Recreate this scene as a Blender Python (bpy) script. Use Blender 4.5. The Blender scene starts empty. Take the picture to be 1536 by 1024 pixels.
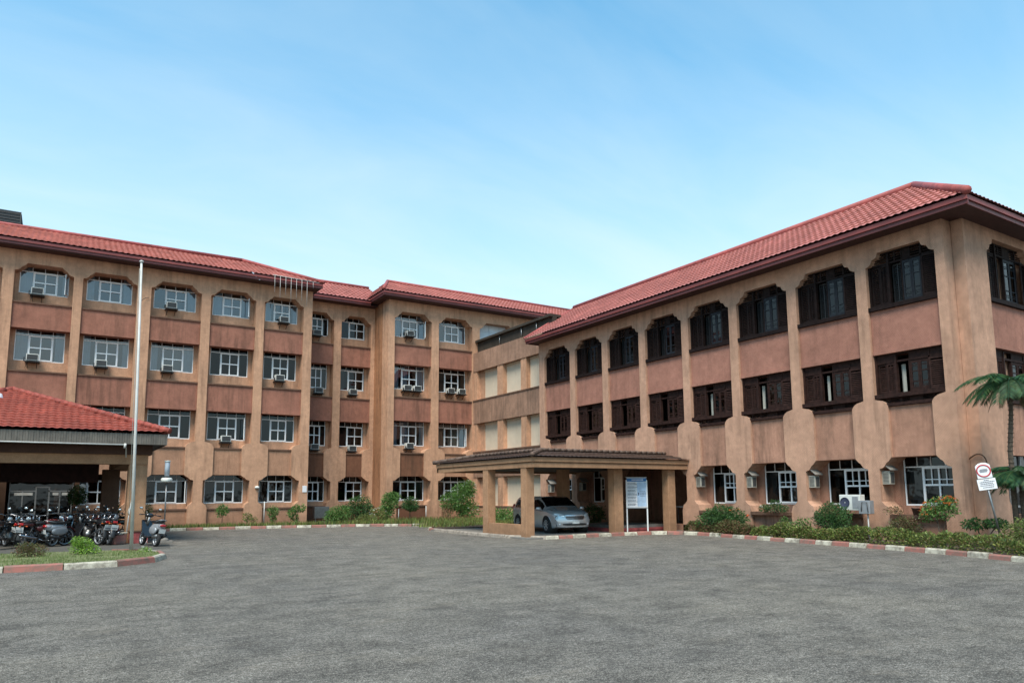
import bpy, math, random
from math import sin, cos, pi, radians as RD, sqrt, atan2, hypot
from mathutils import Vector, Matrix, noise
random.seed(7)
S = bpy.context.scene
COL = S.collection
R = random.Random

# ---------------------------------------------------------------- mesh builder
class MB:
    def __init__(s): s.v = []; s.f = []; s.mi = []; s.cur = 0; s.sm = []; s.smooth = False; s.M = None
    def add(s, vs, fs):
        b = len(s.v)
        for p in vs:
            p = Vector(p)
            if s.M is not None: p = s.M @ p
            s.v.append(p)
        for f in fs:
            s.f.append([b + i for i in f]); s.mi.append(s.cur); s.sm.append(s.smooth)
    def box(s, x0, x1, y0, y1, z0, z1):
        if x0 > x1: x0, x1 = x1, x0
        if y0 > y1: y0, y1 = y1, y0
        if z0 > z1: z0, z1 = z1, z0
        s.add([(x0,y0,z0),(x1,y0,z0),(x1,y1,z0),(x0,y1,z0),(x0,y0,z1),(x1,y0,z1),(x1,y1,z1),(x0,y1,z1)],
              [(0,3,2,1),(4,5,6,7),(0,1,5,4),(1,2,6,5),(2,3,7,6),(3,0,4,7)])
        return s
    def obox(s, c, dx, dy, dz, hx, hy, hz):
        c, dx, dy, dz = Vector(c), Vector(dx)*hx, Vector(dy)*hy, Vector(dz)*hz
        vs = [c+a*dx+b*dy+e*dz for e in (-1,1) for (a,b) in ((-1,-1),(1,-1),(1,1),(-1,1))]
        s.add(vs, [(0,3,2,1),(4,5,6,7),(0,1,5,4),(1,2,6,5),(2,3,7,6),(3,0,4,7)]); return s
    def prism(s, pts, y0, y1):              # polygon in x,z (counter clockwise seen from -y), extruded along y
        n = len(pts)
        vs = [(x, y0, z) for x, z in pts] + [(x, y1, z) for x, z in pts]
        fs = [tuple(range(n)), tuple(range(2*n-1, n-1, -1))]
        fs += [(i, i+n, (i+1) % n + n, (i+1) % n) for i in range(n)]
        s.add(vs, fs); return s
    def slab(s, pts, z0, z1):               # polygon in x,y extruded along z
        n = len(pts)
        vs = [(x, y, z0) for x, y in pts] + [(x, y, z1) for x, y in pts]
        fs = [tuple(range(n-1, -1, -1)), tuple(range(n, 2*n))]
        fs += [(i, (i+1) % n, (i+1) % n + n, i+n) for i in range(n)]
        s.add(vs, fs); return s
    def tube(s, path, r, n=8, closed=False, cap=True):
        P = [Vector(p) for p in path]; m = len(P)
        rr = r if isinstance(r, (list, tuple)) else [r]*m
        prev = None; vs = []
        for i in range(m):
            if closed: t = P[(i+1) % m] - P[i-1]
            else: t = P[min(i+1, m-1)] - P[max(i-1, 0)]
            if t.length < 1e-9: t = Vector((0,0,1))
            t.normalize()
            if prev is None:
                a = Vector((0,0,1)) if abs(t.z) < .9 else Vector((1,0,0))
                u = t.cross(a).normalized()
            else:
                u = (prev - t*prev.dot(t))
                u = u.normalized() if u.length > 1e-6 else t.orthogonal().normalized()
            prev = u; w = t.cross(u)
            for k in range(n):
                an = 2*pi*k/n
                vs.append(P[i] + (u*cos(an)+w*sin(an))*rr[i])
        fs = []
        for i in range(m if closed else m-1):
            j = (i+1) % m
            for k in range(n):
                fs.append((i*n+k, i*n+(k+1) % n, j*n+(k+1) % n, j*n+k))
        if not closed and cap:
            fs.append(tuple(range(n-1,-1,-1))); fs.append(tuple((m-1)*n+k for k in range(n)))
        o = s.smooth; s.smooth = True; s.add(vs, fs); s.smooth = o; return s
    def cyl(s, a, b, r0, r1=None, n=16): return s.tube([a, b], [r0, r0 if r1 is None else r1], n)
    def lathe(s, prof, c=(0,0,0), axis='z', n=20):   # prof (r, h)
        m = len(prof); vs = []
        for r, h in prof:
            for k in range(n):
                a = 2*pi*k/n
                if axis == 'z': p = (r*cos(a), r*sin(a), h)
                elif axis == 'y': p = (r*sin(a), h, r*cos(a))
                else: p = (h, r*cos(a), r*sin(a))
                vs.append(Vector(c)+Vector(p))
        fs = [(i*n+k, i*n+(k+1) % n, (i+1)*n+(k+1) % n, (i+1)*n+k) for i in range(m-1) for k in range(n)]
        o = s.smooth; s.smooth = True; s.add(vs, fs); s.smooth = o; return s
    def ell(s, c, rx, ry, rz, nu=14, nv=8, e=1.0, M=None):
        vs = []; 
        def sp(v, p): return (abs(v)**p)*(1 if v >= 0 else -1)
        for i in range(nv+1):
            t = -pi/2 + pi*i/nv
            for k in range(nu):
                a = 2*pi*k/nu
                q = Vector((rx*sp(cos(t),e)*sp(cos(a),e), ry*sp(cos(t),e)*sp(sin(a),e), rz*sp(sin(t),e)))
                if M is not None: q = M @ q
                vs.append(Vector(c)+q)
        fs = [(i*nu+k, i*nu+(k+1) % nu, (i+1)*nu+(k+1) % nu, (i+1)*nu+k) for i in range(nv) for k in range(nu)]
        o = s.smooth; s.smooth = True; s.add(vs, fs); s.smooth = o; return s
    def build(s, name, mats, parent=None, bevel=0, label=None, fix=False):
        me = bpy.data.meshes.new(name)
        me.from_pydata([tuple(p) for p in s.v], [], s.f)
        if not isinstance(mats, (list, tuple)): mats = [mats]
        for m in mats: me.materials.append(m)
        me.polygons.foreach_set('material_index', s.mi)
        me.polygons.foreach_set('use_smooth', s.sm)
        me.update()
        if fix:
            import bmesh
            bm = bmesh.new(); bm.from_mesh(me); bmesh.ops.remove_doubles(bm, verts=bm.verts, dist=1e-5)
            bmesh.ops.recalc_face_normals(bm, faces=bm.faces); bm.to_mesh(me); bm.free()
        o = bpy.data.objects.new(name, me); COL.objects.link(o)
        if parent is not None: o.parent = parent
        if bevel:
            b = o.modifiers.new('bevel', 'BEVEL'); b.width = bevel; b.segments = 2; b.limit_method = 'ANGLE'; b.angle_limit = RD(40)
        if label: o['label'] = label
        return o

def tag(o, label, cat, group=None):
    o['label'] = label; o['category'] = cat
    if group: o['group'] = group
    return o
def struct(o, kind='structure'): o['kind'] = kind; return o
def thing(name, label, cat, loc=(0,0,0), rz=0, group=None, tilt=None):
    o = bpy.data.objects.new(name, None); COL.objects.link(o); o.empty_display_size = .2
    o.location = loc; o.rotation_euler = (tilt[0] if tilt else 0, tilt[1] if tilt else 0, rz)
    return tag(o, label, cat, group)
def dup(root, loc, rz, label=None, group=None, tilt=None, scale=None):
    r = root.copy(); COL.objects.link(r); r.location = loc
    r.rotation_euler = (tilt[0] if tilt else 0, tilt[1] if tilt else 0, rz)
    if scale: r.scale = (scale,)*3
    if label: r['label'] = label
    if group: r['group'] = group
    for ch in list(root.children):
        c = ch.copy(); COL.objects.link(c); c.parent = r
        for g in ch.children:
            d = g.copy(); COL.objects.link(d); d.parent = c
    return r

# ---------------------------------------------------------------- materials
class NT:
    def __init__(s, name):
        s.m = bpy.data.materials.new(name); s.m.use_nodes = True; s.t = s.m.node_tree; s.n = s.t.nodes
        s.b = s.n['Principled BSDF']; s.out = s.n['Material Output']
    def new(s, ty, **k):
        n = s.n.new(ty)
        for a, v in k.items(): setattr(n, a, v)
        return n
    def ln(s, a, b): s.t.links.new(a, b)
    def coord(s, scale=(1,1,1), rot=(0,0,0), kind='Object'):
        tc = s.new('ShaderNodeTexCoord'); mp = s.new('ShaderNodeMapping')
        mp.inputs['Scale'].default_value = scale; mp.inputs['Rotation'].default_value = rot
        s.ln(tc.outputs[kind], mp.inputs['Vector']); return mp.outputs[0]
    def noise(s, vec, scale, detail=4, rough=.55, dist=0):
        n = s.new('ShaderNodeTexNoise'); n.inputs['Scale'].default_value = scale; n.inputs['Detail'].default_value = detail
        n.inputs['Roughness'].default_value = rough; n.inputs['Distortion'].default_value = dist
        s.ln(vec, n.inputs['Vector']); return n.outputs['Fac']
    def ramp(s, fac, stops):
        r = s.new('ShaderNodeValToRGB'); e = r.color_ramp.elements
        while len(e) < len(stops): e.new(.5)
        for i, (p, c) in enumerate(stops):
            e[i].position = p; e[i].color = (c, c, c, 1) if not isinstance(c, (tuple, list)) else (*c, 1)
        s.ln(fac, r.inputs[0]); return r.outputs[0]
    def mix(s, fac, a, b, mode='MIX'):
        n = s.new('ShaderNodeMix', data_type='RGBA', blend_type=mode)
        if isinstance(fac, (int, float)): n.inputs[0].default_value = fac
        else: s.ln(fac, n.inputs[0])
        for x, i in ((a, 6), (b, 7)):
            if isinstance(x, (tuple, list)): n.inputs[i].default_value = (*x[:3], 1)
            else: s.ln(x, n.inputs[i])
        return n.outputs[2]
    def math(s, op, a, b=None, clamp=False):
        n = s.new('ShaderNodeMath', operation=op); n.use_clamp = clamp
        for x, i in ((a, 0), (b, 1)):
            if x is None: continue
            if isinstance(x, (int, float)): n.inputs[i].default_value = x
            else: s.ln(x, n.inputs[i])
        return n.outputs[0]
    def bump(s, h, dist=.01, strength=1.0, prev=None):
        b = s.new('ShaderNodeBump'); b.inputs['Distance'].default_value = dist; b.inputs['Strength'].default_value = strength
        s.ln(h, b.inputs['Height'])
        if prev is not None: s.ln(prev, b.inputs['Normal'])
        return b.outputs[0]
    def setc(s, c):
        if isinstance(c, (tuple, list)): s.b.inputs['Base Color'].default_value = (*c[:3], 1)
        else: s.ln(c, s.b.inputs['Base Color'])
    def nrm(s, n): s.ln(n, s.b.inputs['Normal'])
    def rough(s, r):
        if isinstance(r, (int, float)): s.b.inputs['Roughness'].default_value = r
        else: s.ln(r, s.b.inputs['Roughness'])

def simple(name, c, rough=.6, metal=0, var=.12, scale=6, bump=0, spec=.5, coat=0):
    t = NT(name); v = t.coord(); f = t.noise(v, scale, 5)
    lo = tuple(x*(1-var*1.6) for x in c); hi = tuple(min(1, x*(1+var)) for x in c)
    t.setc(t.ramp(f, [(.3, lo), (.7, hi)])); t.rough(rough); t.b.inputs['Metallic'].default_value = metal
    t.b.inputs['Specular IOR Level'].default_value = spec
    if coat: t.b.inputs['Coat Weight'].default_value = coat; t.b.inputs['Coat Roughness'].default_value = .05
    if bump: t.nrm(t.bump(t.noise(v, scale*6, 4), bump))
    return t.m

def plaster(name, c, stain=(.05,.032,.022), amt=.5, scored=.0, pitch=.085, patch=.12):
    t = NT(name); v = t.coord()
    big = t.noise(v, .55, 4, .6); med = t.noise(v, 4.5, 5, .65); fine = t.noise(v, 38, 3, .6)
    a = t.mix(t.ramp(big, [(.35, 0), (.68, 1)]), tuple(x*(1-patch) for x in c), tuple(min(1, x*(1+patch)) for x in c))
    a = t.mix(.55, a, t.ramp(med, [(.25, .60), (.75, 1.24)]), 'MULTIPLY')
    a = t.mix(.6, a, t.ramp(fine, [(.3, .66), (.7, 1.2)]), 'MULTIPLY')
    vs = t.coord((2.4, 2.4, .26)); st = t.noise(vs, 1.6, 5, .62, .35)
    vb = t.coord((.45, .45, .3)); stb = t.noise(vb, 1.3, 3)
    k_ = .07 if amt >= 1 else 0
    m = t.math('MULTIPLY', t.ramp(st, [(.44-k_, 0), (.76-k_, 1)]), t.ramp(stb, [(.36-k_*2, .15), (.62-k_*2, 1)]))
    m = t.math('MULTIPLY', m, amt)
    a = t.mix(m, a, stain)
    th = t.noise(t.coord((9, 9, .22)), 1.5, 3, .6); a = t.mix(t.math('MULTIPLY', t.ramp(th, [(.60, 0), (.70, 1)]), .15*min(1, amt*1.2)), a, stain)
    sz = t.new('ShaderNodeSeparateXYZ'); t.ln(v, sz.inputs[0]); mp_ = t.math('ADD', sz.outputs[2], t.math('MULTIPLY', t.noise(v, 1.4, 5, .7), 1.5))
    dm = t.new('ShaderNodeMapRange'); t.ln(mp_, dm.inputs[0]); dm.inputs[1].default_value = .75; dm.inputs[2].default_value = 1.55; dm.inputs[3].default_value = .5; dm.inputs[4].default_value = 0
    a = t.mix(dm.outputs[0], a, tuple(x*.5+y*.35 for x, y in zip(stain, c)))
    ve = t.coord((1,1,1)); pale = t.noise(ve, 2.3, 7, .75)
    a = t.mix(t.math('MULTIPLY', t.ramp(pale, [(.66, 0), (.72, 1)]), .25), a, tuple(min(1, x*1.45) for x in c))
    h = t.noise(v, 30, 5, .7); n = t.bump(h, .012, .6)
    if scored:
        sx = t.new('ShaderNodeSeparateXYZ'); t.ln(v, sx.inputs[0])
        hx = t.math('ADD', sx.outputs[0], sx.outputs[1])
        wob = t.math('MULTIPLY', t.noise(v, 1.2, 2), .14)
        u1 = t.math('ADD', t.math('ADD', hx, sx.outputs[2]), wob); u2 = t.math('ADD', t.math('SUBTRACT', hx, sx.outputs[2]), wob)
        def saw(u): return t.ramp(t.math('FRACT', t.math('MULTIPLY', u, 1/pitch)), [(0, 0), (.16, 1), (.84, 1), (1, 0)])
        vo = t.new('ShaderNodeTexVoronoi'); vo.inputs['Scale'].default_value = 1.5; t.ln(v, vo.inputs['Vector'])
        sc = t.new('ShaderNodeSeparateColor'); t.ln(vo.outputs['Color'], sc.inputs[0])
        msk = t.math('GREATER_THAN', sc.outputs[0], .45)
        g = t.mix(msk, saw(u1), saw(u2))
        brk = t.ramp(t.noise(v, 2.5, 4), [(.36, 1), (.62, .35)])
        g = t.mix(brk, (1,1,1), g)
        n = t.bump(g, .014, .8*scored, n)
        a = t.mix(.42*scored, a, g, 'MULTIPLY')
    t.setc(a); t.rough(.92); t.b.inputs['Specular IOR Level'].default_value = .2; t.nrm(n)
    return t.m

M = {}
M['tan'] = plaster('tan_plaster', (.54,.305,.192), amt=.62)
M['brown'] = plaster('brown_plaster', (.325,.142,.098), amt=.75, scored=.25, pitch=.07)
M['tan_right'] = plaster('tan_scored_plaster', (.52,.302,.207), amt=.52, scored=.55, pitch=.078)
M['pink'] = plaster('pink_scored_plaster', (.37,.172,.125), amt=.42, scored=.55, pitch=.078)
M['lowtan'] = plaster('lower_plaster', (.43,.232,.145), amt=.7, scored=.25)
M['lowright'] = plaster('lower_scored_plaster', (.41,.218,.150), amt=.7, scored=.55, pitch=.078)
M['stain'] = plaster('stained_plaster', (.33,.195,.135), stain=(.075,.052,.040), amt=.8, patch=.30)
M['return'] = plaster('streaked_orange_plaster', (.36,.175,.092), stain=(.06,.03,.02), amt=.9)
M['blackstain'] = plaster('black_stained_concrete', (.055,.045,.036), stain=(.012,.011,.010), amt=.9)
M['column'] = plaster('column_plaster', (.40,.225,.130), amt=.32)
M['colbrown'] = plaster('shade_brown_plaster', (.13,.075,.05), amt=.3)  # brown lowered to stand for the pavilion's inner shade
M['cream_board'] = simple('cream_board', (.56,.47,.36), .7, var=.07, scale=1.4)
M['pale_board'] = simple('pale_board', (.56,.60,.64), .6, var=.07, scale=1.6)
M['ledge'] = plaster('ledge_plaster', (.16,.09,.062), amt=.7)
M['white'] = simple('white_frame_paint', (.82,.82,.82), .35, var=.04, scale=3)
M['greyframe'] = simple('grey_aluminium', (.30,.31,.32), .4, .4)
M['darkwood'] = simple('dark_stained_wood', (.016,.009,.008), .7, var=.35, scale=9, spec=.12)
M['redwood'] = simple('reddish_wood', (.031,.014,.011), .7, var=.35, scale=9, spec=.15)
M['bluewood'] = simple('slate_painted_wood', (.017,.019,.024), .6, var=.25, scale=9, spec=.2)
M['interior'] = simple('dark_interior', (.022,.020,.018), .9)
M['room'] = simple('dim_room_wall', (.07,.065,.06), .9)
M['black'] = simple('black_plastic', (.014,.014,.015), .45)
M['rubber'] = simple('tyre_rubber', (.016,.016,.017), .85, bump=.002)
M['blackpaint'] = simple('black_gloss_paint', (.012,.012,.014), .2, coat=.6)
M['redpaint'] = simple('red_gloss_paint', (.07,.006,.008), .25, coat=.6)
M['silverp'] = simple('silver_plastic', (.34,.35,.37), .35, .4)
M['alloy'] = simple('alloy_wheel', (.55,.56,.58), .3, .5)
M['scootp'] = simple('dark_grey_scooter_panel', (.06,.062,.066), .25, coat=.5)
M['chrome'] = simple('bright_metal', (.30,.30,.32), .25, 1)
M['steel'] = simple('dull_steel', (.25,.25,.25), .42, .9)
M['rust'] = simple('rusty_steel', (.11,.055,.03), .85, var=.4, scale=12)
M['whitep'] = simple('white_pole_paint', (.50,.49,.465), .5, var=.12, scale=2)
M['acwhite'] = simple('air_conditioner_white', (.62,.62,.58), .5, var=.12, scale=5)
M['acbeige'] = simple('air_conditioner_beige', (.36,.335,.28), .6, var=.2, scale=5)
M['acdark'] = simple('air_conditioner_grille', (.05,.05,.05), .6)
M['plate'] = simple('plate_white', (.62,.62,.60), .45)
M['redlens'] = simple('red_lens', (.35,.01,.012), .15, coat=.5)
M['clearlens'] = simple('clear_lens', (.62,.64,.66), .08, .35, coat=.8)
M['mirror'] = simple('mirror_glass', (.80,.82,.85), .04, 1)
M['signred'] = simple('sign_red', (.50,.035,.045), .5)
M['signwhite'] = simple('sign_white', (.72,.72,.74), .5, var=.06)
M['signblue'] = simple('sign_blue', (.03,.17,.42), .5)
M['paleblue'] = simple('sign_pale_blue', (.42,.55,.72), .5)
M['ink'] = simple('sign_ink', (.045,.05,.09), .6)
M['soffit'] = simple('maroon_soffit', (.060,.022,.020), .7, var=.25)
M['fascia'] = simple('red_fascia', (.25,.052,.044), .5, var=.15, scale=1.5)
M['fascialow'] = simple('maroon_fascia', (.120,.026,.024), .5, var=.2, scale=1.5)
M['curtain'] = simple('pale_curtain', (.42,.47,.52), .9, var=.10, scale=1.2)
M['curtain2'] = simple('cream_curtain', (.36,.35,.31), .9, var=.10, scale=1.2)
M['ceiling'] = simple('shade_dark_ceiling', (.07,.07,.07), .8)  # grey set dark to deepen the shade beneath the roofs
M['redstep'] = simple('red_step_paint', (.30,.06,.06), .7, var=.3, scale=4)
M['bark'] = simple('bark', (.10,.072,.05), .9, var=.35, scale=20, bump=.01)
M['soil'] = simple('soil', (.075,.052,.036), .95, var=.4, scale=9, bump=.03)
M['concrete'] = plaster('worn_concrete', (.27,.25,.225), stain=(.09,.08,.07), amt=.5)
M['pot'] = simple('terracotta', (.16,.075,.05), .8, var=.25)

def glassmat(name, tint, gloss=.22):
    t = NT(name); t.n.remove(t.b)
    tr = t.new('ShaderNodeBsdfTransparent'); tr.inputs[0].default_value = (*tint, 1)
    gl = t.new('ShaderNodeBsdfGlossy'); gl.inputs['Roughness'].default_value = .03; gl.inputs['Color'].default_value = (.85,.9,.95,1)
    v = t.coord(); n = t.bump(t.noise(v, 1.6, 2), .02, .35); t.ln(n, gl.inputs['Normal'])
    fr = t.new('ShaderNodeFresnel'); fr.inputs[0].default_value = 1.5
    f = t.math('ADD', fr.outputs[0], gloss, True)
    mx = t.new('ShaderNodeMixShader'); t.ln(f, mx.inputs[0]); t.ln(tr.outputs[0], mx.inputs[1]); t.ln(gl.outputs[0], mx.inputs[2])
    t.ln(mx.outputs[0], t.out.inputs[0]); return t.m
M['glass'] = glassmat('window_glass', (.52,.57,.60), .09)
M['darkglass'] = glassmat('dark_window_glass', (.20,.21,.22), 0.0)  # dark tint and low gloss stand in for dark reflections
M['carglass'] = glassmat('car_glass', (.12,.14,.15), .04)

def rooftile(name, c, dirt=.25):
    t = NT(name); v = t.coord(); a = t.noise(v, .8, 4); b = t.noise(v, 9, 4, .6)
    col = t.mix(t.ramp(a, [(.35, 0), (.7, 1)]), tuple(x*.86 for x in c), tuple(min(1, x*1.12) for x in c))
    col = t.mix(dirt, col, t.ramp(b, [(.3, .45), (.7, 1.25)]), 'MULTIPLY')
    sm = t.noise(t.coord((2.2, .5, .5)), 1.6, 6, .7); sk = t.noise(t.coord((.5, 2.2, .5)), 1.6, 6, .7)
    col = t.mix(t.math('MULTIPLY', t.math('MULTIPLY', t.ramp(sm, [(.42, 0), (.72, 1)]), t.ramp(sk, [(.30, 0), (.60, 1)])), .55), col, tuple(x*.35+.02 for x in c))
    ck = t.new('ShaderNodeTexWhiteNoise'); sn = t.new('ShaderNodeVectorMath', operation='SNAP'); t.ln(v, sn.inputs[0]); sn.inputs[1].default_value = (.26, .36, 50); t.ln(sn.outputs[0], ck.inputs['Vector'])
    col = t.mix(.5, col, t.ramp(ck.outputs['Value'], [(0, .72), (1, 1.15)]), 'MULTIPLY')
    t.setc(col); t.rough(.62); t.b.inputs['Specular IOR Level'].default_value = .25; t.nrm(t.bump(t.noise(v, 40, 3), .004, .5)); return t.m
M['roof'] = rooftile('pink_red_roof_tile', (.48,.172,.152), .45)
M['roofor'] = rooftile('orange_red_clay_tile', (.31,.068,.048), .7)
M['roofdark'] = rooftile('weathered_dark_tile', (.075,.046,.036), .8)
M['cap'] = rooftile('ridge_cap', (.36,.090,.082))
M['capdark'] = rooftile('dark_ridge_cap', (.13,.085,.065), .6)

def leafmat(name, cs, rough=.5, trans=.25):
    t = NT(name); g = t.new('ShaderNodeNewGeometry'); cs = [tuple(min(.7, x*(1.45 if max(c) < .3 else 1)) for x in c) for c in cs]
    n = len(cs)
    col = t.ramp(g.outputs['Random Per Island'], [((i+.5)/n, c) for i, c in enumerate(cs)])
    v = t.coord(); nz = t.ramp(t.noise(v, 2.5, 3), [(.3, .65), (.7, 1.2)])
    col = t.mix(.8, col, nz, 'MULTIPLY')
    t.setc(col); t.rough(rough); t.b.inputs['Specular IOR Level'].default_value = .3
    tl = t.new('ShaderNodeBsdfTranslucent'); t.ln(col, tl.inputs[0])
    mx = t.new('ShaderNodeMixShader'); mx.inputs[0].default_value = trans
    t.ln(t.b.outputs[0], mx.inputs[1]); t.ln(tl.outputs[0], mx.inputs[2]); t.ln(mx.outputs[0], t.out.inputs[0])
    return t.m
M['leaf_dark'] = leafmat('dark_green_leaf', [(.022,.055,.018),(.04,.09,.025),(.015,.04,.014),(.06,.12,.03)])
M['leaf_mid'] = leafmat('mid_green_leaf', [(.05,.11,.025),(.08,.16,.035),(.03,.075,.02),(.11,.19,.05)])
M['leaf_yellow'] = leafmat('yellow_green_leaf', [(.10,.14,.03),(.06,.10,.025),(.20,.21,.06),(.04,.075,.022),(.13,.10,.04)])
M['leaf_lime'] = leafmat('lime_leaf', [(.16,.27,.04),(.10,.20,.03),(.22,.32,.06)])
M['leaf_red'] = leafmat('reddish_leaf', [(.11,.07,.035),(.07,.085,.03),(.14,.06,.04),(.05,.06,.025),(.10,.12,.04)])
M['flower_or'] = leafmat('orange_petal', [(.62,.15,.03),(.55,.20,.04),(.66,.10,.04)])
M['flower_w'] = leafmat('white_petal', [(.6,.62,.55),(.5,.5,.45)])
M['palm'] = leafmat('palm_leaf', [(.012,.045,.02),(.02,.065,.022),(.03,.08,.03),(.045,.08,.025)])
M['dryleaf'] = leafmat('dry_leaf', [(.16,.11,.06),(.10,.07,.04)])
M['grass'] = leafmat('grass_blade', [(.09,.13,.035),(.13,.17,.05),(.16,.17,.07),(.07,.10,.03)])
SKYR, SKYG, SKYB = 1.0, 1.0, 1.0; VEIL = (6.6, 7.6, 8.3, 1); SUNE = 1.5; EXPO = 0.3
SKYR, SKYG, SKYB = .30, 1.44, 1.62; VEIL = (5.2, 5.8, 5.7, 1); SUNE = 3.7; EXPO = 0.62
# ---------------------------------------------------------------- ground
def asphalt():
    t = NT('worn_asphalt'); v = t.coord()
    ag = t.noise(v, 62, 3, .8); ag2 = t.noise(v, 17, 4, .75); p = t.noise(v, 1.7, 8, .72, .3); q = t.noise(v, .22, 5, .6)
    base = t.ramp(ag, [(.38, (.047,.042,.036)), (.5, (.122,.112,.098)), (.62, (.29,.272,.243))])
    base = t.mix(.85, base, t.ramp(ag2, [(.36, .45), (.5, 1.0), (.64, 1.6)]), 'MULTIPLY')
    base = t.mix(.85, base, t.ramp(p, [(.36, .62), (.5, 1.0), (.64, 1.3)]), 'MULTIPLY')
    base = t.mix(.8, base, t.ramp(q, [(.35, (.82,.83,.86)), (.65, (1.13,1.12,1.08))]), 'MULTIPLY')
    str_ = t.noise(t.coord((.45,2.4,1), (0,0,-.25)), 1.3, 7, .7)
    base = t.mix(.6, base, t.ramp(str_, [(.36, .74), (.5, 1.0), (.66, 1.18)]), 'MULTIPLY')
    dust = t.noise(t.coord((.6,1.2,1), (0,0,.3)), 1.1, 8, .72)
    base = t.mix(t.math('MULTIPLY', t.ramp(dust, [(.56, 0), (.74, 1)]), .4), base, (.25,.215,.17))
    oil = t.noise(v, .75, 4, .62, .5); base = t.mix(t.math('MULTIPLY', t.ramp(oil, [(.66, 0), (.75, 1)]), .42), base, (.035,.033,.032))
    trk = t.noise(t.coord((.12,1.6,1), (0,0,-.12)), 1.0, 5, .6); base = t.mix(t.math('MULTIPLY', t.ramp(trk, [(.58, 0), (.68, 1)]), .28), base, (.055,.052,.05))
    vo = t.new('ShaderNodeTexVoronoi'); vo.inputs['Scale'].default_value = 24; t.ln(v, vo.inputs['Vector'])
    st = t.ramp(vo.outputs['Distance'], [(.0, 1), (.26, 0)])
    base = t.mix(t.math('MULTIPLY', st, .5), base, (.46,.44,.40))
    ck = t.new('ShaderNodeTexVoronoi'); ck.feature = 'DISTANCE_TO_EDGE'; ck.inputs['Scale'].default_value = .22
    wn = t.new('ShaderNodeTexNoise'); wn.inputs['Scale'].default_value = .8; wn.inputs['Detail'].default_value = 6; t.ln(v, wn.inputs['Vector'])
    vm = t.new('ShaderNodeVectorMath', operation='ADD'); t.ln(v, vm.inputs[0]); t.ln(wn.outputs['Color'], vm.inputs[1]); t.ln(vm.outputs[0], ck.inputs['Vector'])
    base = t.mix(t.math('MULTIPLY', t.ramp(ck.outputs['Distance'], [(0, 1), (.006, 0)]), .22), base, (.04,.038,.035))
    base = t.mix(1.0, base, (1.0,.968,.940), 'MULTIPLY'); t.setc(base); t.rough(.9); t.b.inputs['Specular IOR Level'].default_value = .2
    h = t.math('ADD', t.math('MULTIPLY', ag, .5), t.math('MULTIPLY', ag2, .8))
    t.nrm(t.bump(p, .03, .6, t.bump(h, .02, 1.0))); return t.m
M['asphalt'] = asphalt()
g = MB(); N = 60
L = 400; g.add([(-L,-L,0),(L,-L,0),(L,L,0),(-L,L,0)], [(0,1,2,3)])
struct(g.build('ground', M['asphalt']))

def kerbmat(name, c):
    t = NT(name); v = t.coord(); a = t.noise(v, 5, 6, .7); b = t.noise(v, 1.1, 4)
    col = t.mix(t.ramp(a, [(.42, 0), (.64, .85)]), c, (.15,.12,.095))
    col = t.mix(.7, col, t.ramp(b, [(.3, .72), (.7, 1.12)]), 'MULTIPLY')
    t.setc(col); t.rough(.85); t.nrm(t.bump(a, .01)); return t.m
M['kred'] = kerbmat('faded_red_kerb_paint', (.33,.125,.10)); M['kwhite'] = kerbmat('faded_cream_kerb_paint', (.50,.46,.37)); M['kplain'] = kerbmat('bare_kerb', (.34,.29,.24))

def smooth(pts, k=6, closed=False):
    out = []; n = len(pts)
    for i in range(n if closed else n-1):
        g_ = lambda j: Vector(pts[j % n]) if closed else Vector(pts[max(0, min(n-1, j))])
        a, b, c, d = g_(i-1), g_(i), g_(i+1), g_(i+2)
        for t_ in range(k):
            t = t_/k
            out.append(.5*((2*b)+(c-a)*t+(2*a-5*b+4*c-d)*t*t+(3*b-a-3*c+d)*t**3))
    if not closed: out.append(Vector(pts[-1]))
    return out
def resample(pts, step):
    P = [Vector(p) for p in pts]; out = [P[0]]; acc = 0
    for a, b in zip(P, P[1:]):
        d = (b-a).length; pos = 0
        while acc + d - pos >= step:
            pos += step-acc; acc = 0; out.append(a+(b-a)*(pos/d))
        acc += d-pos
    out.append(P[-1]); return out
def kerb(name, pts, w, h, block, side=1, first=0, mats=('kred', 'kwhite'), lean=.02):
    P = resample(smooth([(x, y, 0) for x, y in pts]), block)
    if (P[-1]-P[-2]).length < block*.3: P.pop(-2)
    m = MB(); rn = R(3)
    nrm = []
    for i in range(len(P)):
        t = (P[min(i+1, len(P)-1)]-P[max(i-1, 0)]).normalized(); nrm.append(Vector((-t.y, t.x, 0))*side)
    for i in range(len(P)-1):
        sub = 4; m.cur = (i+first) % 2; dh = rn.uniform(-.012, .012)
        for k in range(sub):
            f0, f1 = k/sub, (k+1)/sub
            if k == 0: f0 += .008/block*1.5
            if k == sub-1: f1 -= .008/block*1.5
            q = []
            for f in (f0, f1):
                p = P[i].lerp(P[i+1], f); n = nrm[i].lerp(nrm[i+1], f)
                q.append([p+Vector((0,0,-.02)), p+n*lean+Vector((0,0,h-.03+dh)), p+n*(lean+.03)+Vector((0,0,h+dh)), p+n*w+Vector((0,0,h+dh)), p+n*w+Vector((0,0,-.02))])
            vs = q[0]+q[1]; fs = [(j, j+5, j+6, j+1) for j in range(4)]
            if k == 0: fs.append((0,1,2,3,4))
            if k == sub-1: fs.append((9,8,7,6,5))
            m.add(vs, fs)
    return struct(m.build(name, [M[mats[0]], M[mats[1]]], fix=True)), P, nrm

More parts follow.
